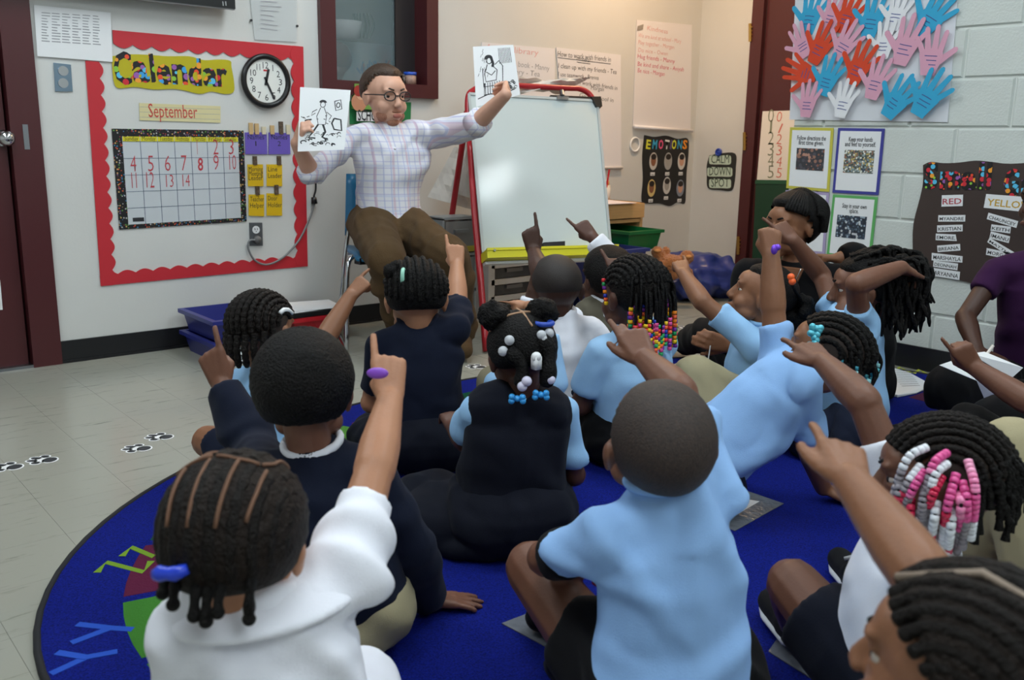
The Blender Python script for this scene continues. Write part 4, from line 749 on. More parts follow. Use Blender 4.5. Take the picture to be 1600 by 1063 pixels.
ed = list(range(9)) + [j*9+8 for j in range(1, 7)] + [54+i for i in range(7, -1, -1)] + [j*9 for j in range(5, 0, -1)]; f += [(ed[i], k+ed[i], k+ed[(i+1) % len(ed)], ed[(i+1) % len(ed)]) for i in range(len(ed))]
bk.add(vs+v2, f).build('backrest', teal, t, True)
for sg in (-1, 1):
    MB().tube(spline([CP(sg*.12, .1, .447), CP(sg*.19, .13, .442), CP(sg*.215, .16, .39), CP(sg*.225, .17, .2), CP(sg*.23, .19, .05), CP(sg*.232, .15, .012), CP(sg*.232, -.1, .012), CP(sg*.232, -.2, .03), CP(sg*.215, -.2, .2), CP(sg*.19, -.19, .43), CP(sg*.17, -.21, .54)], 6), .0115, 10).build('leg', chrome, t, True)
MB().tube([CP(-.2, .0, .445), CP(.2, .0, .445)], .011, 10).build('crossbar', chrome, t, True); MB().box(CP(-.15, .17, .432), (.05, .05, .03)).build('bracket', blackp, t)
# ------------------------------------------------------------------ beanbag and teddy bear
BC = V(4.83, 3.72, 0)
PEND = []
def later(mb, name, m, parent, voxel, smooth=3, fold=None, label=None): PEND.append((mb, name, m, parent, voxel, smooth, fold, label))
t = thing('beanbag', 'slumped royal blue beanbag in the corner', 'beanbag', BC); mb = MB()
mb.ell(BC+V(.02, 0, .12), (.3, .26, .13)).ell(BC+V(-.06, .04, .19), (.2, .18, .1)).ell(BC+V(-.16, -.05, .11), (.18, .2, .11)); later(mb, 'cover', M_('blue_vinyl', '24357f', .35, bump=.15, bscale=16), t, .011, 3, ('fold', .03, 26))
TB = at(1049, 412, 5.55); t = thing('teddy_bear', 'tan plush teddy bear lying on its back against the beanbag', 'toy', TB-V(0, 0, .1)); mb = MB()
fur = M_('tan_fur', 'b06c36', .95, bump=1.0, bscale=160, sheen=.4); s_ = RT; u_ = V(0, 0, 1)
TBp = lambda a, b, c=0: TB + s_*a*.0039 - DN*b*.0039 + FW*c*.0039
mb.ell(TBp(0, 0), (.075, .07, .055), np.column_stack([RT, FW, -DN])).cap(TBp(-12, 2), TBp(-22, 18), .032, .036).cap(TBp(-6, 6, 6), TBp(-8, 20, 6), .024, .027).cap(TBp(12, -2), TBp(24, 10), .034, .042).cap(TBp(16, -8), TBp(24, -16), .038, .04).ell(TBp(-16, -6, -4), (.05, .045, .045)).cap(TBp(-2, -8), TBp(4, -16), .035, .035)
later(mb, 'plush_body', fur, t, .007, 2, ('fuzz', .003, 160))
for a, b in ((-23, 19), (25, 10)): MB().ell(TBp(a, b, -8), (.022, .022, .012)).build('paw_pad', M_('paw_pad_tan', 'c48a54', .9), t, True)
# ------------------------------------------------------------------ people
def basis(fwd, up):
    f = nrm(fwd); u = nrm(np.asarray(up)-f*(np.asarray(up)@f)); return np.column_stack([np.cross(f, u), f, u])   # right, forward, up
def skinmat(name, col): return M_('skin_'+name, col, .48, spec=.4, var=.05, vscale=18, bump=.06, bscale=220)
SK = {'deep': skinmat('deep', '43291f'), 'dark': skinmat('dark', '54352a'), 'brown': skinmat('brown', '6d4736'), 'mid': skinmat('mid', '85593f'), 'tan': skinmat('tan', 'a9775a'), 'light': skinmat('light', 'd0a18b')}
def cloth(name, col, rough=.85, bump=.12, bs=400, var=.04): return M_('cloth_'+name, col, rough, spec=.14, bump=bump, bscale=bs, var=var, vscale=9, sheen=.03, crease=1.0, cscale=7)
C_ = {'sky': cloth('sky', '96c1ea'), 'sky2': cloth('sky2', '9cc4ea'), 'sky3': cloth('sky3', '90b8ea'), 'white': cloth('white', 'e6e8f2'), 'navy': cloth('navy', '141a2c'), 'navy2': cloth('navy2', '10131f'), 'black': cloth('black', '0d0d10'), 'khaki': cloth('khaki', '8f8770'), 'khaki2': cloth('khaki2', 'a39a7c'), 'vest': cloth('vest', '5c584c'), 'plum': cloth('plum', '35173c'), 'brownpants': cloth('brownpants', '4f3d28', bump=.2, bs=150), 'red': cloth('red', 'b02030')}
def hairmat(name, col, st=(1, 1, 1), sc=220, b=.7): return M_('hair_'+name, col, .55, spec=.18, bump=b, bscale=sc, var=.25, vscale=60)
HA = {'black': hairmat('black', '090707'), 'soft': hairmat('soft', '0e0a09'), 'brownblack': hairmat('brownblack', '120d0b'), 'man': M_('hair_man', '3c2a1e', .5, bump=.6, bscale=140, var=.2, vscale=70), 'stubble': M_('hair_stubble', '2e211b', .6, bump=.4, bscale=420, var=.5, vscale=190)}
FINGERS = [(.030, .088, .070), (.010, .092, .078), (-.010, .088, .072), (-.028, .080, .057)]
POSE = {'point': [(4, 6, 6), (80, 95, 60), (82, 95, 60), (84, 95, 60)], 'fist': [(80, 95, 65)]*4, 'flat': [(4, 6, 6)]*4, 'relax': [(25, 32, 20), (30, 36, 22), (34, 40, 24), (38, 42, 26)], 'grip': [(52, 42, 22), (56, 44, 22), (60, 46, 24), (62, 48, 26)], 'two': [(4, 8, 6), (18, 30, 20), (70, 90, 60), (80, 95, 60)]}
def hand(mb, wrist, d, back, s, pose, side, fat=1.0, thumb=None, tip=None):
    """side +1 right hand, -1 left; back: direction the back of the hand faces; tip: finger spread"""
    Y = nrm(d); Z = nrm(np.asarray(back)-Y*(np.asarray(back)@Y)); X = np.cross(Y, Z); ts = -side
    W = lambda x, y, z: wrist + (X*x*ts + Y*y + Z*z)*s
    r0 = .0092*s*fat
    for i, (x, y, L) in enumerate(FINGERS):
        mb.cap(W(x*.55, .006, 0), W(x, y, 0), .0155*s*fat, .0118*s*fat, 8)
        a = 0; p = W(x, y, 0); sp = (x/.03)*math.radians(12 if pose == 'flat' else 3); n = L
        for j, (fl, fr_) in enumerate(zip(POSE[pose][i], (.45, .31, .26))):
            a += math.radians(fl); dirv = (X*ts*math.sin(sp)*math.cos(a) + Y*math.cos(sp)*math.cos(a) - Z*math.sin(a)); q = p + dirv*L*fr_*s
            mb.cap(p, q, r0*(1-.06*j), r0*(1-.06*(j+1)), 8); p = q
    mb.cap(W(-.005, .03, -.004), W(.008, .07, -.003), .018*s*fat, .015*s*fat, 8)
    th = thumb or {'point': 'fold', 'fist': 'fold', 'two': 'fold'}.get(pose, 'out')
    T = [(.022, .012, -.006), (.044, .046, -.012), (.056, .07, -.014), (.062, .092, -.014)] if th == 'out' else [(.022, .012, -.008), (.038, .045, -.024), (.026, .066, -.036), (.006, .078, -.042)] if th == 'fold' else [(.022, .012, -.008), (.036, .046, -.022), (.036, .07, -.032), (.032, .092, -.034)]
    T = [W(*q) for q in T]
    for j in range(3): mb.cap(T[j], T[j+1], r0*(1.35-.15*j), r0*(1.22-.14*j), 8)
    return W
def headprims(mb, c, R, s, adult=False):
    E = lambda p, r, nu=16, nv=12: mb.ell(c + R@(V(*p)*s), V(*r)*s, R, nu, nv)
    k = 1.12 if adult else 1.0
    E((0, -.010, .022), (.073, .090, .078), 22, 16); E((0, .022, -.02), (.062, .062, .066)); E((0, .034, -.052*k), (.046, .046, .042)); E((0, .058, -.083*k), (.020, .018, .016))
    for x in (-1, 1):
        E((x*.034, .050, -.036), (.026, .026, .026)); E((x*.028, .074, .022), (.022, .012, .008)); E((x*.036, .028, -.062*k), (.024, .034, .022))
        E((x*.029, .0672, .0088), (.0148, .0120, .0056)); E((x*.029, .0655, -.0078), (.0138, .0112, .0042)); E((x*.074, -.006, -.012), (.008, .017, .026)); E((x*.079, -.012, -.004), (.007, .013, .018)); E((x*.009, .092, -.031), (.008, .008, .007))
    mb.cap(c+R@(V(0, .079, .012)*s), c+R@(V(0, .096, -.026)*s), .008*s, .0115*s, 8); E((0, .080, -.055*k), (.020, .012, .007)); E((0, .079, -.064*k), (.018, .012, .007)); E((0, .06, .03), (.05, .028, .035))
def scalp(c, R, s, d, off=0):
    d = nrm(V(*d)); return c + R@(V(0, -.010, .022)*s + d*(V(.073, .090, .078)*s + off))
def sagdir(th, ph):
    """th: degrees from the forehead over the crown (90) to the nape; ph: degrees sideways"""
    t, p = math.radians(th), math.radians(ph); return V(math.sin(p), math.cos(p)*math.cos(t), math.cos(p)*math.sin(t))
def hairshell(c, R, s, off, front=.3, back=-.62, side=-.12, n=40, noise=0, lump=None):
    """closed cap of hair following the cranium; hairline heights as direction z"""
    P = []; keep = []; nu, nv = n, n//2+6
    def lim(d):   # hairline z for direction d
        y = d[1]; return front if y > .45 else (back if y < -.25 else back+(front-back)*(max(0, y+.25)/.7)**1.2*1.0)
    for j in range(nv+1):
        a = math.pi/2 - math.pi*j/nv*.82
        for k in range(nu):
            b = 2*math.pi*k/nu; d = V(math.cos(a)*math.cos(b), math.cos(a)*math.sin(b), math.sin(a)); l = lim(nrm(d))
            z = d[2]; f = min(1, max(0, (z-l)/.16)); o = off*(math.sqrt(f)) - .006*(1-f)
            if f > 0 and noise: o += noise*(random.random()-.5)
            if lump: o += lump(d)*f
            P.append(scalp(c, R, s, d, o)); keep.append(z > l-.05)
    mb = MB(); f = []
    for j in range(nv):
        for k in range(nu):
            q = (j*nu+k, j*nu+(k+1) % nu, (j+1)*nu+(k+1) % nu, (j+1)*nu+k)
            if all(keep[i] for i in q): f.append(q[::-1])
    return mb.add(P, f)
def braid(mb, pts, r, n=7, k=3.2, amp=.16):
    """plaited tube: radius pulses along it"""
    P = spline(pts, 7); L = 0; R_ = []
    for i, p in enumerate(P):
        if i: L += np.linalg.norm(p-P[i-1])
        R_.append(r*(1+amp*math.sin(L/r*k)))
    R_[-1] *= .6; mb.tube(P, R_, n); return P
def person(label, s, skin, head, hip, sh, arms, legs=None, shirt='sky', sleeve=.62, pants='navy', plen=1.0, fwd=None, adult=False, vox=.005, hands=('relax', 'relax'), hback=(None, None), shoe='black', collar=None, socks=None, neckdrop=None, fat=1.0, hem=.05, under=None, barefoot=False, spread=1.0, foldamp=.006, thumb=(None, None), waist=1.0, hs=None, vneck=False, tails=True, skirt=None, headsc=1.0, shirtname='shirt', shoetype=1):
    """head: (centre, forward, up); sh: (left, right) shoulders; arms: per side (elbow, wrist, fingertip direction target);
    legs: per side (knee, ankle, toe)"""
    hc, hf, hu = head; hd = headsc*s*(1.0 if not adult else .98); R = basis(hf, hu); gr = V(hip[0], hip[1], 0)
    t = thing('person', label, 'person', gr); mb = MB(); mid = (sh[0]+sh[1])/2; rt = nrm(sh[1]-sh[0]); hh = np.linalg.norm(sh[1]-sh[0])/2
    spine = mid-hip; up = nrm(spine); nb = mid + up*.045*s; fwdv = nrm(np.cross(up, rt)) if fwd is None else nrm(fwd); w = s
    hr = nrm(rt-up*(rt@up)); fr_ = nrm(np.cross(up, hr))
    # torso loft (right axis hr, front axis fr_)
    ts = [(-.12, .085, .07), (0, .108, .085), (.2, .104, .082), (.42, .10*waist, .078), (.68, .108, .080), (.86, .112, .07), (.97, .095, .055), (1.04, .05, .042)]
    C = [hip + spine*a for a, _, _ in ts]; kk = hh/.125
    bw = [(b*w*(1 if a < .5 else .5+.5*kk/w), d*w) for a, b, d in ts]
    mb.loft(C, [hr*b*.92 for b, d in bw], [fr_*d*.92 for b, d in bw], True, 20)
    headprims(mb, hc, R, hd, adult); nk = hc + R@(V(0, -.022, -.05)*hd); mb.cap(mid+up*.0, nk, .042*w, .037*w, 14); mb.cap(mid-up*.02*w, mid+up*.03*w, .06*w, .045*w)
    hsz = hs or (.98 if adult else .70*s)
    sides = ((0, -1), (1, 1)); A = []
    for i, sg in sides:
        S = sh[i]; e, wr, td = arms[i]; mb.cap(mid+(S-mid)*.5, S, .042*w, .037*w); mb.cap(S, e, .034*w, .028*w*fat); mid_f = e+(wr-e)*.3; mb.cap(e, mid_f, .031*w*fat, .031*w*fat); mb.cap(mid_f, wr, .031*w*fat, .0205*w*fat)
        bk = hback[i] if hback[i] is not None else V(0, 0, 1); hand(mb, wr, td-wr, bk, hsz, hands[i], sg, 1.0 if adult else 1.12, thumb[i]); A.append((S, e, wr))
    if legs is None:
        f0 = nrm(V(fr_[0], fr_[1], 0)); r0 = nrm(V(hr[0], hr[1], 0)); zf = .055*s
        legs = [(hip+r0*sg*.2*s*spread+f0*(.17+.05*(1-spread))*s+V(0, 0, .075*s+.02-hip[2]*.25), V(hip[0], hip[1], 0)+f0*.26*s-r0*sg*.03*s+V(0, 0, zf+(.02 if sg > 0 else 0)), V(hip[0], hip[1], 0)+f0*.25*s-r0*sg*.15*s+V(0, 0, zf)) for _, sg in sides]
    legs = [tuple(V(q[0], q[1], max(q[2], zm)) for q, zm in zip(l, (.062*s, .05*s, .045*s))) for l in legs]
    Lg = []
    for i, sg in sides:
        H = hip + hr*sg*.06*w; k, an, toe = legs[i]; mb.cap(H, k, .068*w, .047*w*1.03); mb.cap(k, k+(an-k)*.35, .046*w, .043*w); mb.cap(k+(an-k)*.35, an, .043*w, .03*w); mb.cap(an, toe, .028*w, .022*w); Lg.append((H, k, an, toe))
    later(mb, 'body', SK[skin], t, vox, 2)
    # shirt: flat ended lofts so hems read as hems
    o = .013 if not adult else .018; m = MB(); cm = C_[shirt] if isinstance(shirt, str) else shirt
    ts2 = [(-hem, 1.0), (0, 1.0), (.2, 1.0), (.42, 1.0), (.68, 1.0), (.86, 1.0), (.97, 1.0), (1.03, .92)]; ts2a = [ts[1]]+ts[1:]
    Cs = [hip+spine*a for a, _ in ts2]; bs = []
    for (a, _), (_, b, d) in zip(ts2, ts2a): bs.append((b*w*(1 if a < .5 else .5+.5*kk/w)*(1 if a < .9 else .9)+o*1.1, d*w+o*1.1))
    m.loft(Cs, [hr*b for b, d in bs], [fr_*d for b, d in bs], True, 24)
    for i, sg in sides:
        S, e, wr = A[i]; tot = np.linalg.norm(e-S)+np.linalg.norm(wr-e); ln = tot*(sleeve[i] if isinstance(sleeve, tuple) else sleeve)
        l1 = np.linalg.norm(e-S); m.cap(mid+(S-mid)*.4, S, .046*w+o*.7, .037*w+o*.7)
        lr = .012*w if ln < l1*1.05 else .002
        if ln <= l1: m.tube([S-(e-S)*.08, S+(e-S)*(ln/l1)*.5, S+(e-S)*(ln/l1)], [.036*w+o*.7, .034*w+o*.6, .033*w+o*.7], 18)
        else: m.cap(S, e, .039*w+o*.85, .033*w+o*.8); q = e+(wr-e)*min(1, (ln-l1)/np.linalg.norm(wr-e)); m.tube([e, e+(q-e)*.5, q], [.037*w+o*.8, .034*w+o*.8, .029*w+o*.8], 16)
    m.tube([mid-up*.03*w, mid+up*.02*w, mid+up*.056*w], [.085*w, .068*w, .049*w], 20)
    so = later(m, shirtname, cm, t, max(.0075, vox*1.5), 5, ('fold', foldamp, 26))
    if collar:
        mc = MB(); cc_ = mid+up*.056*w; cu2 = nrm(nk-mid); 
        mc.torus(cc_+cu2*.004, nrm(hr), nrm(np.cross(cu2, hr)), .049*w, .0085*w, 24, 8); later(mc, 'collar', C_[collar] if isinstance(collar, str) else collar, t, .005, 2)
    if under:   # long or short undershirt sleeves: (cloth, length fraction left, right)
        for i, sg in sides:
            if under[1+i]:
                S, e, wr = A[i]; l1 = np.linalg.norm(e-S); ln = (l1+np.linalg.norm(wr-e))*under[1+i]; mu = MB()
                if ln <= l1: mu.tube([S+(e-S)*.62, S+(e-S)*(ln/l1)], [.043*w, .039*w], 16)
                else: q = e+(wr-e)*(ln-l1)/np.linalg.norm(wr-e); mu.cap(S+(e-S)*.72, e, .038*w, .036*w); mu.tube([e, q], [.037*w, .033*w], 16)
                later(mu, 'undersleeve', C_[under[0]], t, .006, 3, ('fold', .003, 40))
    if skirt is None:
        m = MB(); o2 = .012 if not adult else .016; pm = C_[pants]
        m.loft([hip-up*.06*w, hip-up*.02, hip+up*.05*w], [hr*(.1*w+o2), hr*(.112*w+o2), hr*(.105*w+o2*.6)], [fr_*(.085*w+o2), fr_*(.092*w+o2), fr_*(.085*w+o2*.6)], True, 20)
        for H, k, an, toe in Lg:
            if plen <= .55: m.tube([H-(k-H)*.1, H+(k-H)*.5, H+(k-H)*plen*1.75], [.074*w+o2, .068*w+o2*1.2, .062*w+o2*1.4], 18)
            else: m.cap(H, k, .074*w+o2, .055*w+o2); q = k+(an-k)*(.97 if plen >= 1 else plen); m.tube([k, k+(q-k)*.5, q], [.054*w+o2, .05*w+o2, .043*w+o2], 16)
        later(m, 'shorts' if plen <= .55 else 'trousers', pm, t, max(.0085, vox*1.5), 4, ('fold', foldamp*.9, 30))
    else: later(skirt, 'skirt', C_[pants], t, .008, 5, ('fold', .009, 24))
    if not barefoot:
        for i, (H, k, an, toe) in enumerate(Lg):
            m = MB(); d = nrm(toe-an); m.cap(an-d*.012*w, an+d*.03*w, .036*w, .036*w); m.cap(an+d*.02*w, toe+d*.025*w, .034*w, .028*w); later(m, 'shoe', C_[shoe] if shoe in C_ else MATS[shoe], t, .007, 2)
            if shoetype == 2: ms = MB(); zz_ = V(0, 0, -.022*w); ms.tube([an-d*.04*w+zz_, an+zz_, toe+zz_, toe+d*.045*w+zz_], [.02*w, .034*w, .03*w, .016*w], 12, flat=.45, side=np.cross(d, V(0, 0, 1))); ms.build('sole', white_p, t, True); MB().tube(spline([an+d*.05*w+V(0, 0, .03*w)+np.cross(d, V(0, 0, 1))*.02*w, an+d*.04*w+V(0, 0, .04*w), an+d*.05*w+V(0, 0, .03*w)-np.cross(d, V(0, 0, 1))*.02*w], 4), .005*w, 6).build('stripe', M_('sneaker_grey', '9a9ca0', .5), t, True)
            if socks: mk = MB(); mk.tube([an, an+(k-an)*.3], [.036*w, .04*w], 14); later(mk, 'sock', C_[socks], t, .006, 2)
    # eyes and lips
    if True:
        for x in (-1, 1):
            ec = hc+R@(V(x*.029, .0632, .001)*hd); ey = MB().ell(ec, V(.0135, .0118, .0092)*hd, R, 10, 8).build('eye', M_('eye_white', 'b9aea4', .25), t, True)
            MB().ell(ec+R@(V(0, .0092, 0)*hd), V(.0072, .0036, .0068)*hd, R, 10, 6).build('iris', M_('iris_dark', '1a100a', .2), ey, True)
        lp = MB().ell(hc+R@(V(0, .088, -.0595*(1.12 if adult else 1))*hd), V(.02, .006, .009)*hd, R, 12, 8).build('lips', M_('lips_'+skin, {'light': 'a86458', 'tan': '8a4c40', 'mid': '6e3c34'}.get(skin, '52302a'), .45), t, True)
        for x in (-1, 1): MB().tube([hc+R@(V(x*a, b, z_)*hd) for a, b, z_ in ((.014, .087, .023), (.03, .083, .028), (.046, .07, .023))], [.003*hd, .0036*hd, .002*hd], 6).build('eyebrow', HA['man'] if skin == 'light' else HA['black'], t, True)
    return dict(root=t, hip=hip, spine=spine, bs=bs, ts2=ts2, w=w, sh=sh, hc=hc, R=R, hd=hd, A=A, L=Lg, mid=mid, up=up, hr=hr, fr=fr_, nk=nk)
BEAD = {}
def bead(parent, p, d, r, col, lr=1.0, name='bead', rough=.25):
    k = (col, round(lr, 2))
    if k not in BEAD:
        mb = MB(); mb.tube([V(0, 0, -.9*lr), V(0, 0, -.7*lr), V(0, 0, .7*lr), V(0, 0, .9*lr)], [.55, 1, 1, .55], 10); me = mb.mesh(); me.name = 'bead'; me.materials.append(M_('bead_'+col, col, rough)); me.polygons.foreach_set('use_smooth', [True]*len(me.polygons)); BEAD[k] = me
    q = Vector(nrm(d)).to_track_quat('Z', 'Y').to_matrix().to_4x4(); return inst(name, BEAD[k], parent, Matrix.Translation(Vector(p)) @ q @ Matrix.Diagonal((r, r, r, 1)))
def flush():
    """grow the continuous surfaces: voxel union, smoothing, cloth folds"""
    T = []
    for it in PEND:
        me = it[0].mesh(); o = bpy.data.objects.new('tmp', me); COL.objects.link(o); m = o.modifiers.new('r', 'REMESH'); m.mode = 'VOXEL'; m.voxel_size = it[4]; m.adaptivity = 0
        sm = o.modifiers.new('s', 'SMOOTH'); sm.factor = .5; sm.iterations = it[5]; T.append(o)
    dg = bpy.context.evaluated_depsgraph_get()
    for o, (mb, name, m, parent, vox, smo, fold, label) in zip(T, PEND):
        me = bpy.data.meshes.new_from_object(o.evaluated_get(dg)); n = len(me.vertices)
        if not n: print('EMPTY', name, parent.name); continue
        co = np.zeros(n*3); me.vertices.foreach_get('co', co); co = co.reshape(-1, 3)
        if fold:
            nn_ = np.zeros(n*3); me.vertex_normals.foreach_get('vector', nn_); nn_ = nn_.reshape(-1, 3); k, a, f = fold; ph = random.random()*6
            if k == 'fold':
                rg = np.random.default_rng(int(ph*1000)); dd = np.zeros(n)
                for _ in range(5):   # sparse soft creases: ridges of a warped directional field, faded by a slow mask
                    kd = rg.normal(size=3); kd /= np.linalg.norm(kd); pd = rg.normal(size=3); pd /= np.linalg.norm(pd); md = rg.normal(size=3)
                    g_ = np.sin((co@kd)*f*rg.uniform(1.0, 1.9)+1.3*np.sin((co@pd)*f*.45+rg.uniform(0, 6))+rg.uniform(0, 6)); mk = .5+.5*np.sin((co@md)*f*.3+rg.uniform(0, 6))
                    dd += a*.95*mk*((.5+.5*g_)**3.5-.2)
            elif k == 'plaid': dd = a*np.sin(co[:, 2]*f)
            else: dd = a*np.random.default_rng(1).normal(size=n)
            co = co + nn_*np.maximum(dd, -.0035)[:, None]
        if parent.get('category') == 'person': co[:, 2] = np.maximum(co[:, 2], .0105)
        co -= WL[parent]; me.vertices.foreach_set('co', co.ravel()); me.materials.clear(); me.materials.append(m); me.polygons.foreach_set('use_smooth', [True]*len(me.polygons)); me.update(); me.name = name
        ob = bpy.data.objects.new(name, me); COL.objects.link(ob); ob.parent = parent; WL[ob] = WL[parent]
        if label: ob['label'] = label
    for o in T: me = o.data; bpy.data.objects.remove(o); bpy.data.meshes.remove(me)
    PEND.clear()
FH = nrm(V(FW[0], FW[1], 0)); UP = V(0, 0, 1); RH = nrm(V(RT[0], RT[1], 0))
def mixv(*a):  # (weight, vector) pairs, in the viewer's ground directions
    return nrm(sum(w_*v_ for w_, v_ in a))
def D(r=0, f=0, u=0): return nrm(RH*r + FH*f + UP*u)
def vest(p, m, t0, t1, o, name, arm=0, neck=1.0, fold=.006):
    mb = MB(); hip, sp, hr, fr_ = p['hip'], p['spine'], p['hr'], p['fr']; T = [a for a, _ in p['ts2']]; bx = [b for b, d in p['bs']]; by = [d for b, d in p['bs']]
    N = np.linspace(t0, t1, 9); mb.loft([hip+sp*a for a in N], [hr*(np.interp(a, T, bx)+o) for a in N], [fr_*(np.interp(a, T, by)+o) for a in N], True, 24)
    if arm:
        for S in p['sh']: mb.cap(p['mid']+(S-p['mid'])*.4, p['mid']+(S-p['mid'])*arm, .064*p['w']+o, .06*p['w']+o)
    later(mb, name, C_[m], p['root'], .0075, 5, ('fold', fold, 26))
def sit(x, y, d, rt, lean, hf, hu=(0, 0, 1), s=1.0, shw=.1, L=None, drop=.115, z0=.1, raiseL=0, raiseR=0):
    hc = at(x, y, d); lean = nrm(lean); mid = hc - nrm(V(*hu))*.02*s - lean*drop*s
    L = L or min(.37*s, max(.21*s, (mid[2]-z0)/max(lean[2], .3))); hip = mid-lean*L; hip[2] = max(hip[2], .085*s); rt = nrm(rt-lean*(rt@lean))
    return (hc, hf, hu), hip, (mid-rt*shw*s+UP*raiseL, mid+rt*shw*s+UP*raiseR)
def arm(S, e, w, t, Lu=.19, Lf=.165, s1=1, s2=1, s3=1):
    E = reach(S, *e, Lu, s1); W = reach(E, *w, Lf, s2); return (E, W, reach(W, *t, .09, s3))
PT = lambda r, f, z: RH*r + FH*f + UP*z     # a point from its place to the viewer's right, ahead and up
def kneel(hip, f, r, s=1.0):
    """sitting back on the heels"""
    return [(hip+r*sg*.07*s+f*.2*s-UP*.02, V(hip[0], hip[1], .05)+r*sg*.08*s-f*.0*s, V(hip[0], hip[1], .045)+r*sg*.08*s-f*.09*s) for sg in (-1, 1)]
LEGIN = lambda hip: [(hip-RH*.07+FH*.2-UP*.01, hip-RH*.1+FH*.06-UP*.03, hip-RH*.1+FH*.0-UP*.04), (hip+RH*.07+FH*.2-UP*.01, hip+RH*.1+FH*.06-UP*.03, hip+RH*.1+FH*.0-UP*.04)]
def rest(S, fr_, rt, sg, down=.15, Lu=.19, reachf=.13):
    """arm hanging, hand in the lap"""
    e = S + nrm(V(0, 0, -1)+rt*sg*.25+fr_*.25)*Lu; w_ = e + nrm(fr_*.8-rt*sg*.5+V(0, 0, -.25))*.155; return (e, w_, w_+fr_*.1)
def hairpart(p, mb, m, name='hair', voxel=None, sm=True):
    if voxel: later(mb, name, m, p['root'], voxel, 2); return None
    return mb.build(name, m, p['root'], sm)
scalp_line = M_('scalp_part', '8a6248', .7); scalp_dim = M_('scalp_dim', '2c1f19', .7)
def partline(p, seq, off, r=.0022, m=None, name='hair_part'):
    return MB().tube([scalp(p['hc'], p['R'], p['hd'], sagdir(*q), off) for q in seq], r, 6).build(name, m or scalp_line, p['root'], True)
def cornrows(p, phs, th0, th1, r, off=.006, base='scalp_dim', m='black', nape=None, shell_off=.004, front=.38, back=-.62):
    hs = hairshell(p['hc'], p['R'], p['hd'], shell_off, front=front, back=back).build('hair_base', MATS[base] if base in MATS else HA[base], p['root'], True)
    mb = MB(); ends = []
    for ph in phs:
        pts = [scalp(p['hc'], p['R'], p['hd'], sagdir(t_, ph), off) for t_ in np.linspace(th0, th1, 9)]; braid(mb, pts, r*(.75+.25*math.cos(math.radians(ph)))); ends.append(pts[-1])
    return mb.build('cornrows', HA[m], p['root'], True), ends
# ---- the teacher
sM = 1.3; K = 1.065; hc = at(601, 150, 4.02*K); mid = at(612, 214, 4.06*K); hip = at(606, 352, 4.12*K)
rtm = nrm(at(545, 225, 4.02)-at(682, 216, 4.12)); shm = (mid-rtm*.207, mid+rtm*.207+V(0, 0, -.01))   # his right is on the viewer's left
aR = (at(488, 272, 4.14), at(463, 224, 3.985), at(478, 180, 3.91))
aL = (reach(shm[0], 742, 196, .3, -1),); aL = aL+(reach(aL[0], 790, 148, .255, -1),); aL = aL+(at(802, 112, 3.98*K),)
rmk = CP(-.15, .36, .50); lmk = CP(.24, .38, .51)
legsM = [(at(703, 402, 3.8*K), PT(-.235, 4.2, .08), PT(-.215, 4.05, .05)), (at(604, 408, 3.74*K), PT(-.5, 4.2, .08), PT(-.54, 4.06, .05))]
def plaid():
    m = bpy.data.materials.new('plaid_cotton'); m.use_nodes = True; n = m.node_tree.nodes; L = m.node_tree.links; b = n['Principled BSDF']; tc = n.new('ShaderNodeTexCoord'); prev = None; cur = lin('dcdce4')
    for ax, sc, col, th in (('X', 30, '9aa4d0', .93), ('Z', 30, 'a8a6d2', .93), ('X', 13, 'c8a0b4', .95), ('Z', 13, 'bcc4e0', .95)):
        wv = n.new('ShaderNodeTexWave'); wv.bands_direction = ax; wv.inputs['Scale'].default_value = sc/6.28*2.2; L.new(tc.outputs['Object'], wv.inputs[0]); g_ = n.new('ShaderNodeMath'); g_.operation = 'GREATER_THAN'; g_.inputs[1].default_value = th; L.new(wv.outputs['Fac'], g_.inputs[0])
        sc_ = n.new('ShaderNodeMath'); sc_.operation = 'MULTIPLY'; sc_.inputs[1].default_value = .5; L.new(g_.outputs[0], sc_.inputs[0]); mx = n.new('ShaderNodeMix'); mx.data_type = 'RGBA'; L.new(sc_.outputs[0], mx.inputs['Factor']); mx.inputs['B'].default_value = lin(col)
        if prev: L.new(prev.outputs['Result'], mx.inputs['A'])
        else: mx.inputs['A'].default_value = cur
        prev = mx
    L.new(prev.outputs['Result'], b.inputs['Base Color']); b.inputs['Roughness'].default_value = .85; return m
pm = plaid()
p = person('seated man in glasses and pale plaid shirt holding up two drawings', sM, 'light', (hc, nrm(RH*.62-FH*.75+UP*-.06), D(-.03, 0, 1)), hip, shm, (aL, aR), legsM, shirt=pm, sleeve=(.56, .56), pants='brownpants', adult=True, vox=.0055, hands=('grip', 'grip'), hback=(RH+UP*.2-FH*.3, -RH*.9-FH*.5), shoe='brownpants', foldamp=.012, thumb=('rest', 'rest'), hs=1.0, hem=.02)
man = p; R, c, hd = p['R'], p['hc'], p['hd']
hm = hairshell(c, R, hd, .013, front=.62, back=-.5, n=56, noise=.003, lump=lambda d: .006*max(0, d[2])); hairpart(p, hm, HA['man'])
bd = MB()   # stubble beard as a thin shell over jaw
for x in (-1, 1): bd.ell(c+R@(V(x*.035, .032, -.069)*hd), V(.0245, .035, .0225)*hd, R)
bd.ell(c+R@(V(0, .058, -.092)*hd), V(.024, .0205, .0175)*hd, R).ell(c+R@(V(0, .083, -.052)*hd), V(.023, .008, .006)*hd, R); later(bd, 'stubble', M_('man_stubble', 'a06f5a', .8, var=.3, vscale=200), p['root'], .005, 2)
gl = MB()
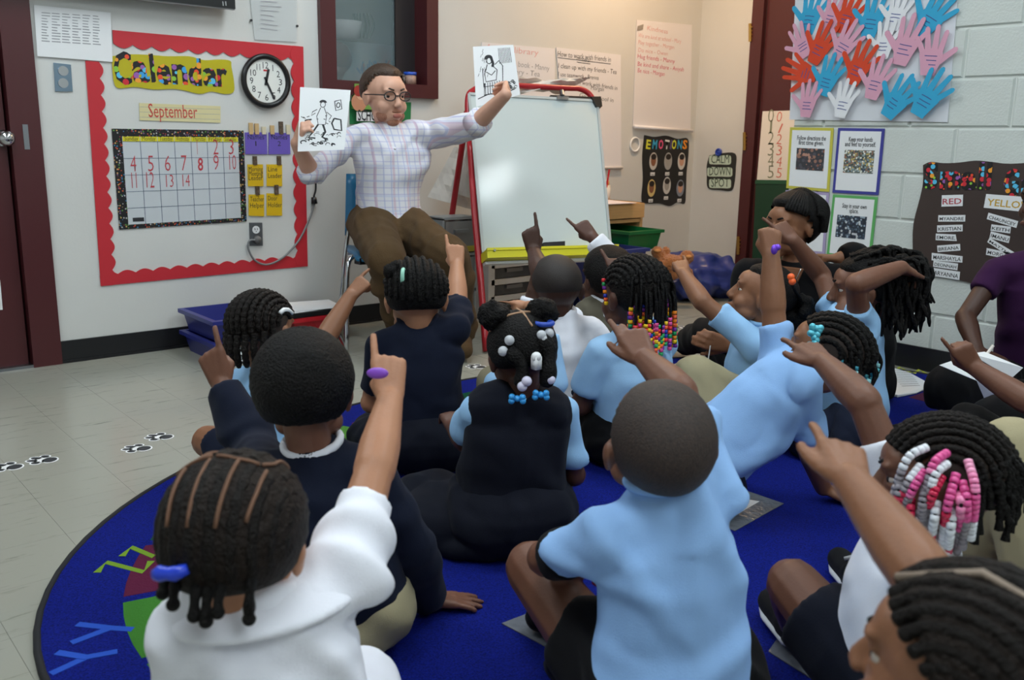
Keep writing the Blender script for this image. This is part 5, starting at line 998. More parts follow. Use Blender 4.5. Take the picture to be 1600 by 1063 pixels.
for x in (-1, 1):
    e0 = c+R@(V(x*.032, .092, .002)*hd); P_ = [e0+R@(V(.024*math.cos(a), -.004*abs(math.cos(a)), .016*math.sin(a))*hd) for a in np.linspace(0, 2*math.pi, 19)]; gl.tube(P_, .0028, 6); gl.tube([c+R@(V(x*.056, .088, .006)*hd), c+R@(V(x*.078, .05, .006)*hd), c+R@(V(x*.082, -.01, .004)*hd)], .0026, 6)
gl.tube([c+R@(V(-.009, .095, .004)*hd), c+R@(V(.009, .095, .004)*hd)], .003, 6)
gl.build('glasses', blackp, p['root'], True)
ck = MB(); nk = p['mid']+p['up']*.06
for sg in (-1, 1):
    a = nk+p['hr']*sg*.055+p['up']*.02; b = nk+p['fr']*.075+p['hr']*sg*.015-p['up']*.02; cc2 = nk+p['fr']*.07+p['hr']*sg*.065-p['up']*.055; d_ = nk-p['fr']*.03+p['hr']*sg*.07
    ck.add([a, b, cc2, d_-p['up']*.01, a-p['fr']*.006, b-p['fr']*.006, cc2-p['fr']*.006, d_-p['fr']*.006], [(0, 1, 2, 3), (7, 6, 5, 4), (0, 4, 5, 1), (1, 5, 6, 2), (2, 6, 7, 3), (3, 7, 4, 0)])
ck.build('shirt_collar', pm, p['root']); pk = MB()
for k in range(6): q = p['hip']+p['spine']*(.12+.15*k)+p['fr']*.118; pk.ell(q, .006)
pk.build('buttons', M_('pearl_button', 'dcdce0', .3), p['root'], True)
for k, S in enumerate(p['A']):
    e, w_ = S[1], S[2]; q = e+(w_-e)*.1; MB().tube([q-(w_-e)*.12, q+(w_-e)*.12], [.063, .06], 16).build('rolled_cuff', pm, p['root'], True)
# the two drawings he holds up
def drawing(L, d4, lab, seed, sketch):
    P = [at(x, y, d) for (x, y), d in zip(L, d4)]; X = nrm(P[1]-P[0]); Yv = P[0]-P[3]; Yv = nrm(Yv-X*(Yv@X)); fr = Fr(P[3], X, Yv); q = pxs(fr, L)
    o = tag(MB().prism(fr, q, -.0008, 0).build('drawing_sheet', white_p, loc=P[3]), lab, 'paper'); WL[o] = V(*P[3]); Q = [V(*a) for a in q]; uv = lambda s, r: (Q[3]*(1-s)+Q[2]*s)*(1-r)+(Q[0]*(1-s)+Q[1]*s)*r
    mb = MB()
    for pts, w_ in sketch: stroke(mb, fr, [uv(a, b) for a, b in pts], w_, .0001, .0006)
    mb.build('ink_lines', ink, o); return o
def arc(cx, cy, rx, ry, a0=0, a1=360, n=14): return [(cx+rx*math.cos(math.radians(a)), cy+ry*math.sin(math.radians(a))) for a in np.linspace(a0, a1, n)]
rr = random.Random(4)
sk1 = [(arc(.47, .74, .05, .045), .003), (arc(.47, .77, .055, .03, 0, 180), .009), ([(.43, .69), (.36, .55), (.4, .42), (.55, .42), (.56, .58), (.5, .69)], .003), ([(.36, .66), (.27, .62), (.25, .56), (.33, .6)], .003), ([(.56, .62), (.66, .56), (.62, .5)], .003), ([(.4, .42), (.3, .3), (.22, .22), (.36, .2)], .007), ([(.5, .42), (.56, .3), (.5, .22), (.6, .18)], .009), ([(.7, .8), (.82, .83), (.86, .68), (.74, .65), (.7, .8)], .004), (arc(.78, .74, .035, .04), .004), ([(.72, .52), (.86, .5), (.9, .32), (.74, .34), (.68, .44), (.72, .52)], .007), ([(.17, .5), (.19, .3), (.22, .5)], .007), ([(.12, .48), (.26, .5)], .006)]
for k in range(24): x, y = rr.uniform(.1, .88), rr.uniform(.08, .3); sk1.append((arc(x, y, rr.uniform(.02, .06), rr.uniform(.01, .03), 0, rr.uniform(150, 360), 8), rr.choice((.002, .003, .005))))
for k in range(14): x, y = rr.uniform(.1, .9), rr.uniform(.14, .55); sk1.append(([(x, y), (x+rr.uniform(-.06, .06), y+rr.uniform(-.03, .03))], .003))
sk2 = [(arc(.37, .74, .06, .055), .004), (arc(.36, .78, .07, .04, -20, 200), .012), ([(.42, .8), (.46, .68), (.44, .62)], .012), ([(.32, .68), (.24, .52), (.26, .38), (.5, .38), (.54, .56), (.42, .66)], .004), ([(.2, .62), (.2, .3), (.64, .28), (.68, .62), (.6, .72), (.5, .66)], .004), ([(.28, .55), (.4, .48), (.5, .55)], .004), ([(.22, .36), (.2, .16), (.6, .14), (.62, .34)], .005), ([(.05, .12), (.3, .16), (.62, .1), (.9, .14)], .004)]
for k in range(9): x = .62+k*.035; sk2.append(([(x, .95), (x, .66)], .0025))
for k in range(7): x = .24+k*.055; sk2.append(([(x, .36), (x-.01, .16)], .003))
for k in range(26): x, y = rr.uniform(.6, .95), rr.uniform(.12, .3); sk2.append((arc(x, y, rr.uniform(.015, .04), rr.uniform(.01, .03), 0, 300, 7), .003))
for k in range(16): x, y = rr.uniform(.08, .3), rr.uniform(.4, .9); sk2.append(([(x, y), (x+.03, y+.05)], .0018))
drawing([(469, 136), (548, 141), (538, 234), (465, 237)], (3.945, 3.99, 3.975, 3.925), 'white sheet with a cartoon of a figure rushing through clutter, by the calendar', 1, sk1)
drawing([(739, 73), (802, 70), (813, 148), (744, 167)], (4.18, 4.18, 4.2, 4.2), 'white sheet with a sketch of a seated figure, held above the easel', 2, sk2)
# ---- girl in white with parted braids (front)
h, hip, sh = sit(372, 848, 1.12, D(1, .3), V(0, 0, 1)+FH*.05-RH*.16, D(.06, 1, -.1), D(-.02, -.1, 1), shw=.092, raiseR=.03, drop=.1)
sh = (sh[0]+RH*.012, sh[1]+RH*.015+FH*.02)
p = person('child in white collared shirt with parted braids and blue barrette, pointing with right arm', 1.02, 'tan', h, hip, sh, (rest(sh[0], FH, RH, -1), arm(sh[1], (585, 735), (610, 622), (606, 540))), shirt='white', sleeve=.38, pants='white', spread=.62, vox=.0038, hands=('relax', 'point'), hback=(None, -FH+UP*.3), foldamp=.018, fat=1.0)
P1 = p; R, c, hd = p['R'], p['hc'], p['hd']
hb = hairshell(c, R, hd, .014, front=.3, back=-.72, n=56).build('hair_base', M_('hair_warm', '1a120e', .65, spec=.2, bump=.8, bscale=130, var=.3, vscale=50), p['root'], True); mb = MB()
for ph in (-72, -55, -40, -25, -10, 6, 22, 38, 54, 70): braid(mb, [scalp(c, R, hd, sagdir(t_, ph*(1-.1*(t_-100)/100)), .0062) for t_ in np.linspace(104, 203, 12)], .0105*math.cos(math.radians(ph*.5)), 9, 2.6, .05)
for ph in (-72, -56, -42, -30, -10, 4, 18, 46, 60, 74): braid(mb, [scalp(c, R, hd, sagdir(t_, ph), .0062) for t_ in np.linspace(28, 96, 9)], .0105*math.cos(math.radians(ph*.5)), 9, 2.6, .05)
mb.build('braids', HA['brownblack'], p['root'], True)
for seq in ([(40, -18), (60, -20), (80, -22), (97, -24)], [(98, -46), (99, -30), (98, -12)], [(45, 32), (70, 33), (90, 34), (100, 28)], [(104, -11), (130, -11), (160, -10)], [(104, 11), (130, 11), (160, 10)], [(104, -33), (130, -32), (160, -29)], [(104, 33), (130, 33), (155, 30)], [(99, -8), (103, 8), (101, 26)]): partline(p, [(np.interp(q, np.linspace(0, 1, len(seq)), [a for a, b in seq]), np.interp(q, np.linspace(0, 1, len(seq)), [b for a, b in seq])) for q in np.linspace(0, 1, 9)], .0155, .0026, M_('scalp_blend', '6a4a37', .8))
mb = MB()
for ph, dz in ((-38, .02), (-25, .024), (-6, .03), (3, .036), (12, .026), (34, .045)):
    a = scalp(c, R, hd, sagdir(203, ph), .01); braid(mb, [a, a+V(0, 0, -dz*.5)-FH*.012, a+V(0, 0, -dz)-FH*.016], .0065, 7, 1.5); mb.ell(a+V(0, 0, -dz)-FH*.016, .008)
mb.build('braid_ends', HA['black'], p['root'], True)
q = at(309, 861, 1.12); bq = scalp(c, R, hd, R.T@(q-FH*.12-c), .024); MB().tube([bq-RH*.02-UP*.002, bq-RH*.013, bq-RH*.004, bq+RH*.004, bq+RH*.018+UP*.006], [.006, .0095, .0075, .009, .006], 10).build('barrette', M_('blue_barrette', '1f3fc8', .3), p['root'], True, ).__setitem__('label', 'blue barrette')
cm = MB(); ncol = p['mid']+p['up']*.03
for k in range(90):
    a0 = math.radians(4*k); dv = p['hr']*math.cos(a0)*1.12+p['fr']*math.sin(a0)*.92; cm.cap(ncol+dv*.05+UP*.012, ncol+dv*.098-UP*.014, .010, .008, 8)
later(cm, 'collar', C_['white'], p['root'], .0045, 6)
w_ = p['A'][1][2]; hd_ = nrm(at(597, 535, 1.36)-w_); MB().ell(w_+hd_*.064+(-FH)*.012-RH*.012, V(.017, .006, .009), np.column_stack([RH, FH, UP])).build('plastic_ring', M_('purple_ring', '8a4cc8', .3), p['root'], True)
# ---- boy in navy sweater
h, hip, sh = sit(476, 612, 1.68, D(1, .08), V(0, 0, 1)+FH*.02-RH*.12, D(-.05, 1, -.05), D(-.03, -.02, 1), shw=.098, raiseL=.02, drop=.15)
eR = reach(sh[1], 640, 850, .19, 1); gR = onz(668, 940, .03); wR = eR+(gR-eR)*min(1.25, .2/np.linalg.norm(gR-eR))
p = person('child in navy sweater with short rounded hair, pointing with left arm', 1.06, 'brown', h, hip, sh, (arm(sh[0], (398, 700), (346, 600), (317, 520)), (eR, wR, wR+RH*.12+FH*.03-UP*.02)), shirt='navy', sleeve=(.97, .98), pants='khaki2', vox=.0042, legs=[(hip-RH*.1+FH*.22+UP*.02, hip+FH*.3-UP*.03, hip+FH*.3+RH*.1-UP*.04), (hip+RH*.03+FH*.25+UP*.02, hip+FH*.28-RH*.05-UP*.02, hip+FH*.26-RH*.14-UP*.03)], hands=('point', 'flat'), hback=(-FH+UP*.3, UP), collar='white', foldamp=.009)
R, c, hd = p['R'], p['hc'], p['hd']; hairpart(p, hairshell(c, R, hd, .016, front=.42, back=-.8, n=72, noise=.002), HA['black'])
# ---- boy in light blue polo (centre front)
h, hip, sh = sit(1030, 697, 1.44, D(1, .38), V(0, 0, 1)+FH*.10-RH*.12, D(-.12, 1, .3), D(.06, -.3, 1), shw=.098, raiseR=.035, raiseL=-.01, drop=.115)
eL = reach(sh[0], 852, 872, .19, 1)
lk = at(832, 888, 1.72); rk = hip+RH*.09+FH*.24+UP*.02
p = person('child in light blue polo with shaved head and black undersleeves, pointing ahead', 1.08, 'brown', h, hip, sh, ((eL, reach(eL, 922, 886, .16, 1), at(945, 885, 1.72)), arm(sh[1], (1062, 614), (1008, 562), (980, 508))), legs=[(lk, onz(905, 968, .06), onz(862, 966, .05)), (rk, hip+FH*.3+RH*.05-UP*.03, hip+FH*.32-RH*.1-UP*.04)], shirt='sky3', sleeve=.36, pants='black', plen=.3, vox=.0042, hands=('relax', 'two'), hback=(None, -FH+UP*.4), under=('black', .46, .42), collar='sky3', shoe='black', foldamp=.019, thumb=(None, 'out'), hem=.16)
R, c, hd = p['R'], p['hc'], p['hd']; hairpart(p, hairshell(c, R, hd, .0035, front=.45, back=-.75, n=56, noise=.0006), HA['stubble'])
kd = at(935, 890, 1.66); tag(MB().torus(kd, nrm(RH*.3+FH), UP, .022, .009).build('wristband', C_['red'], p['root'], True), 'red wristband')
# ---- girl with pink and white beads
h, hip, sh = sit(1468, 752, 1.48, D(.45, 1), V(0, 0, 1)+RH*.12, D(-1, .45, -.05), D(.1, .1, 1), shw=.098, raiseR=.05, drop=.12)
sh = (sh[0], sh[1]+FH*.03-RH*.02)
p = person('child with pink and white beaded braids in white shirt and navy shorts, pointing', 1.04, 'brown', h, hip, sh, ((sh[0]-UP*.15-FH*.05+RH*.04, PT(.73, 1.36, .1), PT(.74, 1.42, .03)), arm(sh[1], (1350, 628), (1286, 566), (1250, 532), s1=1, s2=1)), legs=[(at(1240, 915, 1.69), onz(1246, 984, .06), onz(1212, 948, .05)), (PT(.81, 1.72, .16), onz(1346, 908, .06), onz(1318, 880, .05))], shirt='white', sleeve=.34, pants='navy2', plen=.42, vox=.0042, hands=('relax', 'point'), hback=(None, UP-FH*.5), shoe='black', shoetype=2, thumb=(None, 'out'))
R, c, hd = p['R'], p['hc'], p['hd']; P5 = p
co_, ends = cornrows(p, np.linspace(-70, 70, 15), 24, 178, .0066, base='scalp_dim', m='brownblack', off=.006)
mb = MB()
for k in range(26):
    ph = random.uniform(-75, 75); a = scalp(c, R, hd, sagdir(random.uniform(150, 200), ph), .008); b = a+V(0, 0, -random.uniform(.05, .11))+RH*random.uniform(0, .03); pts = spline([a, a+RH*.012-UP*.02, b], 6); mb.tube(pts, [.0065*(1+.25*math.sin(i*1.7)) for i in range(len(pts))], 6)
hb = mb.build('braid_ends', HA['black'], p['root'], True)
zb = 2.2952; pal = {'w': 'e2e6ee', 'c': '8e8890', 'r': 'cf2450', 'p': 'e0559a', 'l': 'ee8ab8', 'h': 'f0a0c4'}
strands = [((620, 225), (545, 270), (497, 400), 'wwwwwwccccc'), ((598, 288), (545, 360), (515, 445), 'wwwwccrrrr'), ((607, 308), (570, 370), (535, 440), 'pppppplccc'), ((692, 243), (635, 300), (600, 480), 'ppppplcccccccc'), ((692, 282), (640, 340), (610, 520), 'wwwwwwcccccccc'), ((672, 328), (640, 390), (622, 440), 'rrrrrrrr'), ((722, 318), (690, 440), (668, 590), 'ppppppprrrwwwwwww'), ((652, 415), (640, 500), (622, 600), 'wwwwwwrrrrrrr'), ((742, 345), (760, 440), (742, 590), 'pppppppccccccc'), ((725, 390), (738, 450), (722, 605), 'llllpppcccccc'), ((762, 270), (790, 390), (772, 560), 'hhhllllppppppwwwww'), ((710, 440), (700, 530), (688, 620), 'wwwwwwwwrrrr'), ((560, 410), (556, 470), (552, 545), 'rrrrrwww'), ((585, 450), (580, 520), (578, 575), 'cccccppp'), ((520, 340), (515, 390), (512, 455), 'ccccrrrr'), ((612, 360), (600, 430), (598, 500), 'cccccccccc')]
for A0, A1, A2, cols in strands:
    pts = [1180+A0[0]/zb, 600+A0[1]/zb], [1180+A1[0]/zb, 600+A1[1]/zb], [1180+A2[0]/zb, 600+A2[1]/zb]; W3 = []
    for i, (x, y) in enumerate(pts):
        r_ = ray(x, y); o_ = CAM-c; rad = .105+.012*(i == 1)+.004*i; a_ = r_@r_; b_ = r_@o_; c_ = o_@o_-rad*rad; D_ = b_*b_-a_*c_; W3.append(CAM+r_*((-b_-math.sqrt(D_))/a_ if D_ > 0 else -b_/a_))
    S3 = spline(W3, 20); cum = np.r_[0, np.cumsum([np.linalg.norm(S3[i+1]-S3[i]) for i in range(len(S3)-1)])]; n = len(cols)
    MB().tube(S3, .003, 6).build('beaded_braid', HA['black'], p['root'], True)
    for k, ch in enumerate(cols):
        q = (k+.5)/n*cum[-1]; i = min(len(S3)-2, int(np.searchsorted(cum, q))); i = max(i, 0); bead(hb, S3[i], S3[min(i+1, len(S3)-1)]-S3[max(i-1, 0)], .0069, pal[ch], min(1.1, cum[-1]/n/.0069/1.9))
# ---- blurred girl at the front right
h, hip, sh = sit(1512, 1072, .80, D(.75, .8), V(0, 0, 1)+RH*.05, D(-.75, .85, .12), D(.1, 0, 1), shw=.098, raiseR=.0)
eS = at(1446, 905, .86); wS = reach(eS, 1330, 752, .165, 1)
sh = (sh[0], eS+(sh[1]-eS)/np.linalg.norm(sh[1]-eS)*.15)
p = person('child with dark braided hair closest to the rug edge, pointing upward', 1.0, 'mid', h, hip, sh, (rest(sh[0], nrm(-RH*.7+FH*.7), nrm(RH*.7+FH*.7), -1), (eS, wS, at(1296, 640, 1.13))), shirt='white', sleeve=.3, pants='navy', vox=.004, hands=('relax', 'point'), hback=(None, -FH+UP*.5), fat=1.0, thumb=(None, 'out'))
R, c, hd = p['R'], p['hc'], p['hd']
hairshell(c, R, hd, .013, front=.42, back=-.7, n=52, noise=.002).build('hair_base', MATS['hair_warm'], p['root'], True); mb = MB()
for ph in (-74, -64, -54, -44, -34, -24, -6, 3, 12, 34, 44, 54, 64, 74): braid(mb, [scalp(c, R, hd, sagdir(t_, ph), .009) for t_ in np.linspace(30, 200, 12)], .0078*math.cos(math.radians(ph*.6)), 9, 2.4, .05)
mb.build('braids', HA['brownblack'], p['root'], True); partline(p, [(35, -14), (80, -14), (120, -12)], .016, .004, M_('scalp_grey', '8a7a6c', .7)); partline(p, [(40, 26), (80, 26), (120, 24)], .016, .003, scalp_dim)
# ---- girl with two puffs in navy jumper
h, hip, sh = sit(815, 556, 2.2, D(1, .22), V(0, 0, 1)+FH*.02+RH*.06, D(-.25, 1, -.25), D(-.1, .2, 1), shw=.098, drop=.112, s=1.06)
sk = MB()
sk.ell(hip+UP*-.0, (.17, .17, .11)).ell(hip+FH*.13-UP*.02, (.17, .16, .09)).ell(V(*at(712, 775, 2.32)[:2], .06), (.18, .14, .08)).ell(V(*at(775, 815, 2.3)[:2], .035), (.19, .12, .05)).ell(V(*at(830, 790, 2.36)[:2], .045), (.14, .11, .06)).ell(V(*at(668, 745, 2.4)[:2], .06), (.12, .1, .07))
eL = reach(sh[0], 728, 690, .15, 1)
p = person('child with two hair puffs, clear bobbles and navy jumper over pale blue shirt', 1.0, 'dark', h, hip, sh, ((eL, reach(eL, 708, 668, .13, 1), at(700, 645, 2.5)), rest(sh[1], FH, RH, 1)), shirt='sky', sleeve=.42, pants='navy2', skirt=sk, vox=.0056, collar='sky', foldamp=.009, legs=LEGIN(hip))
vest(p, 'navy2', -.02, .99, .018, 'jumper', arm=.55); R, c, hd = p['R'], p['hc'], p['hd']
hairshell(c, R, hd, .012, front=.35, back=-.66, n=52, noise=.001).build('hair_base', HA['black'], p['root'], True)
for seq in ([(60, -4), (90, -3), (118, -2), (150, 4)], [(118, -2), (114, -24), (108, -44), (98, -62)], [(118, -2), (114, 18), (106, 36), (98, 48)]): partline(p, seq, .0135, .003, M_('scalp_pale', 'a98468', .7))
for x, y in ((773, 492), (846, 488)):
    q = at(x, y, 2.17); pf = MB()
    for k in range(34): d_ = nrm(rng.normal(size=3)); pf.ell(q+d_*.024, .014+.006*random.random(), None, 8, 6)
    pf.ell(q, .03); pf.cap(q, c+(q-c)*.6, .022, .03); later(pf, 'hair_puff', HA['black'], p['root'], .005, 1, ('fuzz', .0012, 1))
MB().torus(at(850, 505, 2.13), RH, FH, .02, .006).build('hair_tie', M_('blue_tie', '2448b0', .4), p['root'], True)
mb = MB(); fr0 = lambda x, y, k=.105: (lambda r_: CAM + r_*((lambda b_, c_, a_: (-b_-math.sqrt(max(0, b_*b_-a_*c_)))/a_)(r_@(CAM-c), (CAM-c)@(CAM-c)-k*k, r_@r_)))(ray(x, y))
braid(mb, [fr0(845, 528), fr0(857, 548, .11), fr0(857, 580, .12), fr0(852, 605, .13)], .018, 9, 1.6); braid(mb, [fr0(795, 548), fr0(815, 572, .11), fr0(815, 605, .12)], .017, 9, 1.6); hb = mb.build('twists', HA['black'], p['root'], True)
clr = M_('clear_bobble', 'd8dce4', .05, alpha=.75, spec=.9)
for x, y, r_ in ((796, 532, .012), (786, 549, .012), (846, 524, .012), (858, 521, .012), (850, 530, .009)): MB().ell(fr0(x, y, .117), r_).build('bobble', clr, hb, True)
for x, y in ((816, 604), (823, 596), (860, 593)): MB().ell(fr0(x, y, .135), .012).build('bobble', M_('pearl_lilac', 'd8d4ec', .2), hb, True)
MB().box(fr0(838, 567, .12), (.018, .018, .03)).ell(fr0(838, 558, .122), .012).build('bear_clip', M_('white_clip', 'eceef2', .3), hb, True)
for x, y in ((808, 627), (845, 621)):
    q = fr0(x, y, .15); bb_ = MB()
    for dx, dz in ((-.013, 0), (.013, 0), (0, .006), (-.012, .01), (.012, .01)): bb_.ell(q+RH*dx+UP*dz, .0075)
    bb_.build('blue_clip', M_('sky_clip', '3aa0e8', .3), hb, True)
# ---- girl in navy polo
h, hip, sh = sit(650, 468, 2.72, D(1, .12), V(0, 0, 1)+FH*.02-RH*.06, D(-.2, 1, -.2), D(-.05, .15, 1), s=1.1, shw=.098, raiseR=.05, drop=.112)
sk = MB().ell(hip, (.16, .16, .11)).ell(hip+FH*.16-UP*.02, (.19, .2, .09)).ell(V(*at(664, 690, 2.95)[:2], .06), (.15, .2, .08)).ell(V(*at(622, 665, 2.95)[:2], .06), (.16, .16, .08))
p = person('child in navy polo with hair pulled into a small ponytail, pointing up', 1.12, 'tan', h, hip, sh, (rest(sh[0], FH, RH, -1), arm(sh[1], (714, 470), (714, 415), (710, 378), Lu=.18)), shirt='navy', sleeve=.42, pants='navy2', skirt=sk, vox=.0056, hands=('relax', 'point'), hback=(None, -FH), collar='navy', foldamp=.010, legs=LEGIN(hip))
R, c, hd = p['R'], p['hc'], p['hd']; hairshell(c, R, hd, .012, front=.35, back=-.68, n=48, noise=.0015).build('hair_base', HA['black'], p['root'], True); mb = MB()
pt0 = at(616, 424, 2.66)
for ph in np.linspace(-70, 70, 11): braid(mb, [scalp(c, R, hd, sagdir(t_, ph), .012) for t_ in (60, 90, 120, 150, 180, 200)], .0075)
mb.build('cornrows', HA['black'], p['root'], True); q = MB()
for k in range(14): q.ell(pt0+nrm(rng.normal(size=3))*.018, .016, None, 8, 6)
q.cap(pt0, c+(pt0-c)*.6, .02, .025); later(q, 'ponytail', HA['black'], p['root'], .005, 1, ('fuzz', .001, 1)); MB().torus(at(630, 432, 2.62), UP, FH, .02, .006).build('hair_tie', M_('mint_tie', '9cd8c4', .4), p['root'], True)
# ---- girl with cornrows, light blue, on the left
h, hip, sh = sit(411, 518, 2.42, D(.9, -.3), V(0, 0, 1)-RH*.1+FH*.0, D(.35, 1, -.12), D(-.1, .05, 1), s=1.01, shw=.098, drop=.125, raiseR=.02)
p = person('child with cornrows and white headband in light blue shirt, pointing across with right arm', 1.01, 'mid', h, hip, sh, (rest(sh[0], FH, RH, -1), arm(sh[1], (506, 532), (548, 462), (578, 430), Lu=.2)), legs=[(at(326, 690, 2.66), PT(-.7, 2.62, .06), PT(-.62, 2.64, .05)), (hip+RH*.08+FH*.2, hip+FH*.2-RH*.06-UP*.03, hip+FH*.2-RH*.18-UP*.03)], shirt='sky', sleeve=.4, pants='navy', plen=.4, vox=.0056, hands=('relax', 'point'), hback=(None, UP-FH*.5), collar='sky', foldamp=.010)
cornrows(p, np.linspace(-72, 72, 13), 22, 196, .0085, base='scalp_dim', m='brownblack'); R, c, hd = p['R'], p['hc'], p['hd']; mb = MB()
for ph in np.linspace(-50, 60, 8): a = scalp(c, R, hd, sagdir(196, ph), .008); braid(mb, [a, a-UP*.04-FH*.01, a-UP*.085], .009)
mb.build('braids', HA['brownblack'], p['root'], True); MB().tube([scalp(c, R, hd, sagdir(t_, 68), .012) for t_ in (40, 70, 100, 130)], .006, 8).build('headband', white_p, p['root'], True)
# ---- boy in white shirt
h, hip, sh = sit(868, 452, 3.18, D(1, .25), V(0, 0, 1)+FH*.05-RH*.12, D(-.2, 1, -.12), D(-.04, .06, 1), s=1.2, shw=.098, drop=.12, raiseL=.04)
p = person('child with shaved head in plain white shirt, pointing upward', 1.2, 'deep', h, hip, sh, (arm(sh[0], (846, 425), (834, 393), (827, 354), Lu=.18), rest(sh[1], FH, RH, 1)), shirt='white', sleeve=(.3, .9), pants='navy', legs=kneel(hip-RH*.05, nrm(FH-RH*.3), nrm(RH+FH*.3), .8), vox=.0056, hands=('point', 'relax'), hback=(-FH, None), collar='white', foldamp=.012, hem=.14)
hairpart(p, hairshell(p['hc'], p['R'], p['hd'], .002, front=.5, back=-.45, n=40), M_('hair_fuzz', '1e1512', .6, bump=.3, bscale=420))
# ---- child mostly hidden behind the puffs
h, hip, sh = sit(824, 536, 2.66, D(1, .1), V(0, 0, 1), D(-.5, 1, -.1), s=.86, shw=.098, drop=.12)
p = person('child in khaki trousers and pale blue shirt behind the one with puffs, pointing left', .86, 'tan', h, hip, sh, (rest(sh[0], FH, RH, -1), arm(sh[1], (850, 500), (826, 478), (790, 468), Lu=.17)), legs=[(at(772, 600, 2.72), PT(.0, 2.86, .06), PT(.0, 2.95, .05)), (hip+RH*.05+FH*.2, hip+FH*.2+RH*.05-UP*.03, hip+FH*.26+RH*.05-UP*.03)], shirt='sky2', sleeve=.4, pants='khaki', vox=.0066, hands=('relax', 'point'), hback=(None, UP))
hairpart(p, hairshell(p['hc'], p['R'], p['hd'], .008, front=.4, back=-.6), HA['black'])
# ---- child in grey vest
h, hip, sh = sit(948, 436, 3.6, D(1, .35), V(0, 0, 1)+FH*.03-RH*.02, D(-.5, 1, -.05), D(0, .05, 1), s=1.2, shw=.098, drop=.112, raiseR=.04)
p = person('child in grey vest over white long sleeves, pointing at the whiteboard', 1.2, 'dark', h, hip, sh, (rest(sh[0], FH, RH, -1), arm(sh[1], (968, 418), (926, 371), (904, 346), Lu=.19)), shirt='white', sleeve=(.98, .97), pants='khaki', legs=kneel(hip+RH*.04+FH*.04, FH, RH, .9), vox=.0066, hands=('relax', 'point'), hback=(None, -FH+UP*.3), foldamp=.008, collar='white')
vest(p, 'vest', -.05, 1.03, .009, 'vest', arm=.55); R, c, hd = p['R'], p['hc'], p['hd']
hairshell(c, R, hd, .016, front=.4, back=-.85, n=44, noise=.0015).build('hair', HA['black'], p['root'], True)
# ---- girl with rainbow beads
h, hip, sh = sit(990, 462, 2.78, D(.85, .5), V(0, 0, 1)+FH*.03-RH*.05, D(-.65, 1, -.05), D(.03, .02, 1), s=1.16, shw=.098, drop=.12, raiseR=.0)
eT = at(985, 500, 2.98); wT = at(972, 436, 3.02)
p = person('child with rainbow beaded cornrows in light blue shirt, pointing up', 1.16, 'dark', h, hip, sh, (rest(sh[0], nrm(FH-RH*.4), RH, -1), (eT, wT, at(957, 400, 3.06))), shirt='sky2', sleeve=.4, pants='black', legs=kneel(hip, nrm(FH-RH*.4), nrm(RH+FH*.4), 1.1), vox=.0056, hands=('relax', 'point'), hback=(None, UP-FH*.4), collar='sky2', foldamp=.010)
co_, ends = cornrows(p, np.linspace(-78, 78, 15), 20, 165, .0088, base='scalp_dim', m='black', shell_off=.006); R, c, hd = p['R'], p['hc'], p['hd']; hairshell(c, R, hd, .008, front=.4, back=-.8).build('hair_base', HA['soft'], p['root'], True); mb = MB(); pal2 = ['e8303c', 'f08a1c', 'f4c81e', '1c9a58', '2a3cb0', 'e04c94', '7a2c9c', 'ff6a3c']; st = []
for k in range(46):
    ph = random.uniform(-48, 75); th_ = random.uniform(115, 190); a = scalp(c, R, hd, sagdir(th_, ph), .014); out = nrm(a-c); out[2] = 0; b = a+out*.012-UP*random.uniform(.03, .05); zlow = c[2]-.105*hd-random.uniform(0, .03); e_ = V(b[0], b[1], max(zlow, b[2]-.14)) + out*.006
    pts = spline([a, b, e_], 6); mb.tube(pts, .0045, 6); st.append((b, e_))
hb = mb.build('beaded_braids', HA['black'], p['root'], True)
for b, e_ in st:
    n = random.randint(5, 8); dv = nrm(b-e_)
    for k in range(n): bead(hb, e_+dv*(k*.0125), dv, .0068, random.choice(pal2), .95)
a = scalp(c, R, hd, sagdir(60, -84), .012); 
for k in range(7): bead(hb, at(943+k*.7, 438+k*6, 2.76), UP, .0062, pal2[(k*3) % 8], .95)
# ---- girl in profile reaching to the teddy
h, hip, sh = sit(1191, 463, 3.08, D(.35, 1), V(0, 0, 1)+RH*-.02, D(-1, .35, .3), D(.3, 0, 1), s=1.05, shw=.108, drop=.125)
sh = (sh[0], sh[1]); f_ = nrm(-RH+FH*.3)
p = person('child in light blue shirt and khaki trousers in profile, arm stretched to the teddy bear', 1.08, 'mid', h, hip, sh, (arm(sh[0]-RH*.02, (1098, 472), (1068, 428), (1060, 405), Lu=.2, s1=-1, s2=1), rest(sh[1], f_, nrm(RH*.3+FH), 1)), legs=[(at(1085, 588, 2.92), PT(.69, 2.74, .06), PT(.6, 2.72, .05)), (hip+f_*.22+FH*.16+UP*.03, hip+f_*.2+FH*.05-UP*.02, hip+f_*.1-UP*.03)], shirt='sky', sleeve=.42, pants='khaki2', vox=.0056, hands=('point', 'relax'), hback=(UP-FH*.4, None), collar='sky', foldamp=.009)
R, c, hd = p['R'], p['hc'], p['hd']; hairshell(c, R, hd, .008, front=.5, back=-.55, n=44, noise=.001).build('hair_base', HA['soft'], p['root'], True); q = c+R@(V(0, -.115, .01)*hd); mb = MB()
for k in range(16): mb.ell(q+nrm(rng.normal(size=3))*.026+R@V(0, -.006*(k % 3), -.012*(k % 4)), .02, None, 8, 6)
later(mb, 'ponytail', HA['black'], p['root'], .005, 1, ('fuzz', .0012, 1))
for x, y in ((1236, 433), (1238, 440)): MB().ell(at(x, y, 2.9), .012).build('orange_bobble', M_('orange_bobble', 'f0642a', .25), p['root'], True)
MB().tube([at(1235, 440, 2.91), c+R@(V(0, -.12, .02)*hd)], .006, 6).build('hair_strand', HA['black'], p['root'], True)
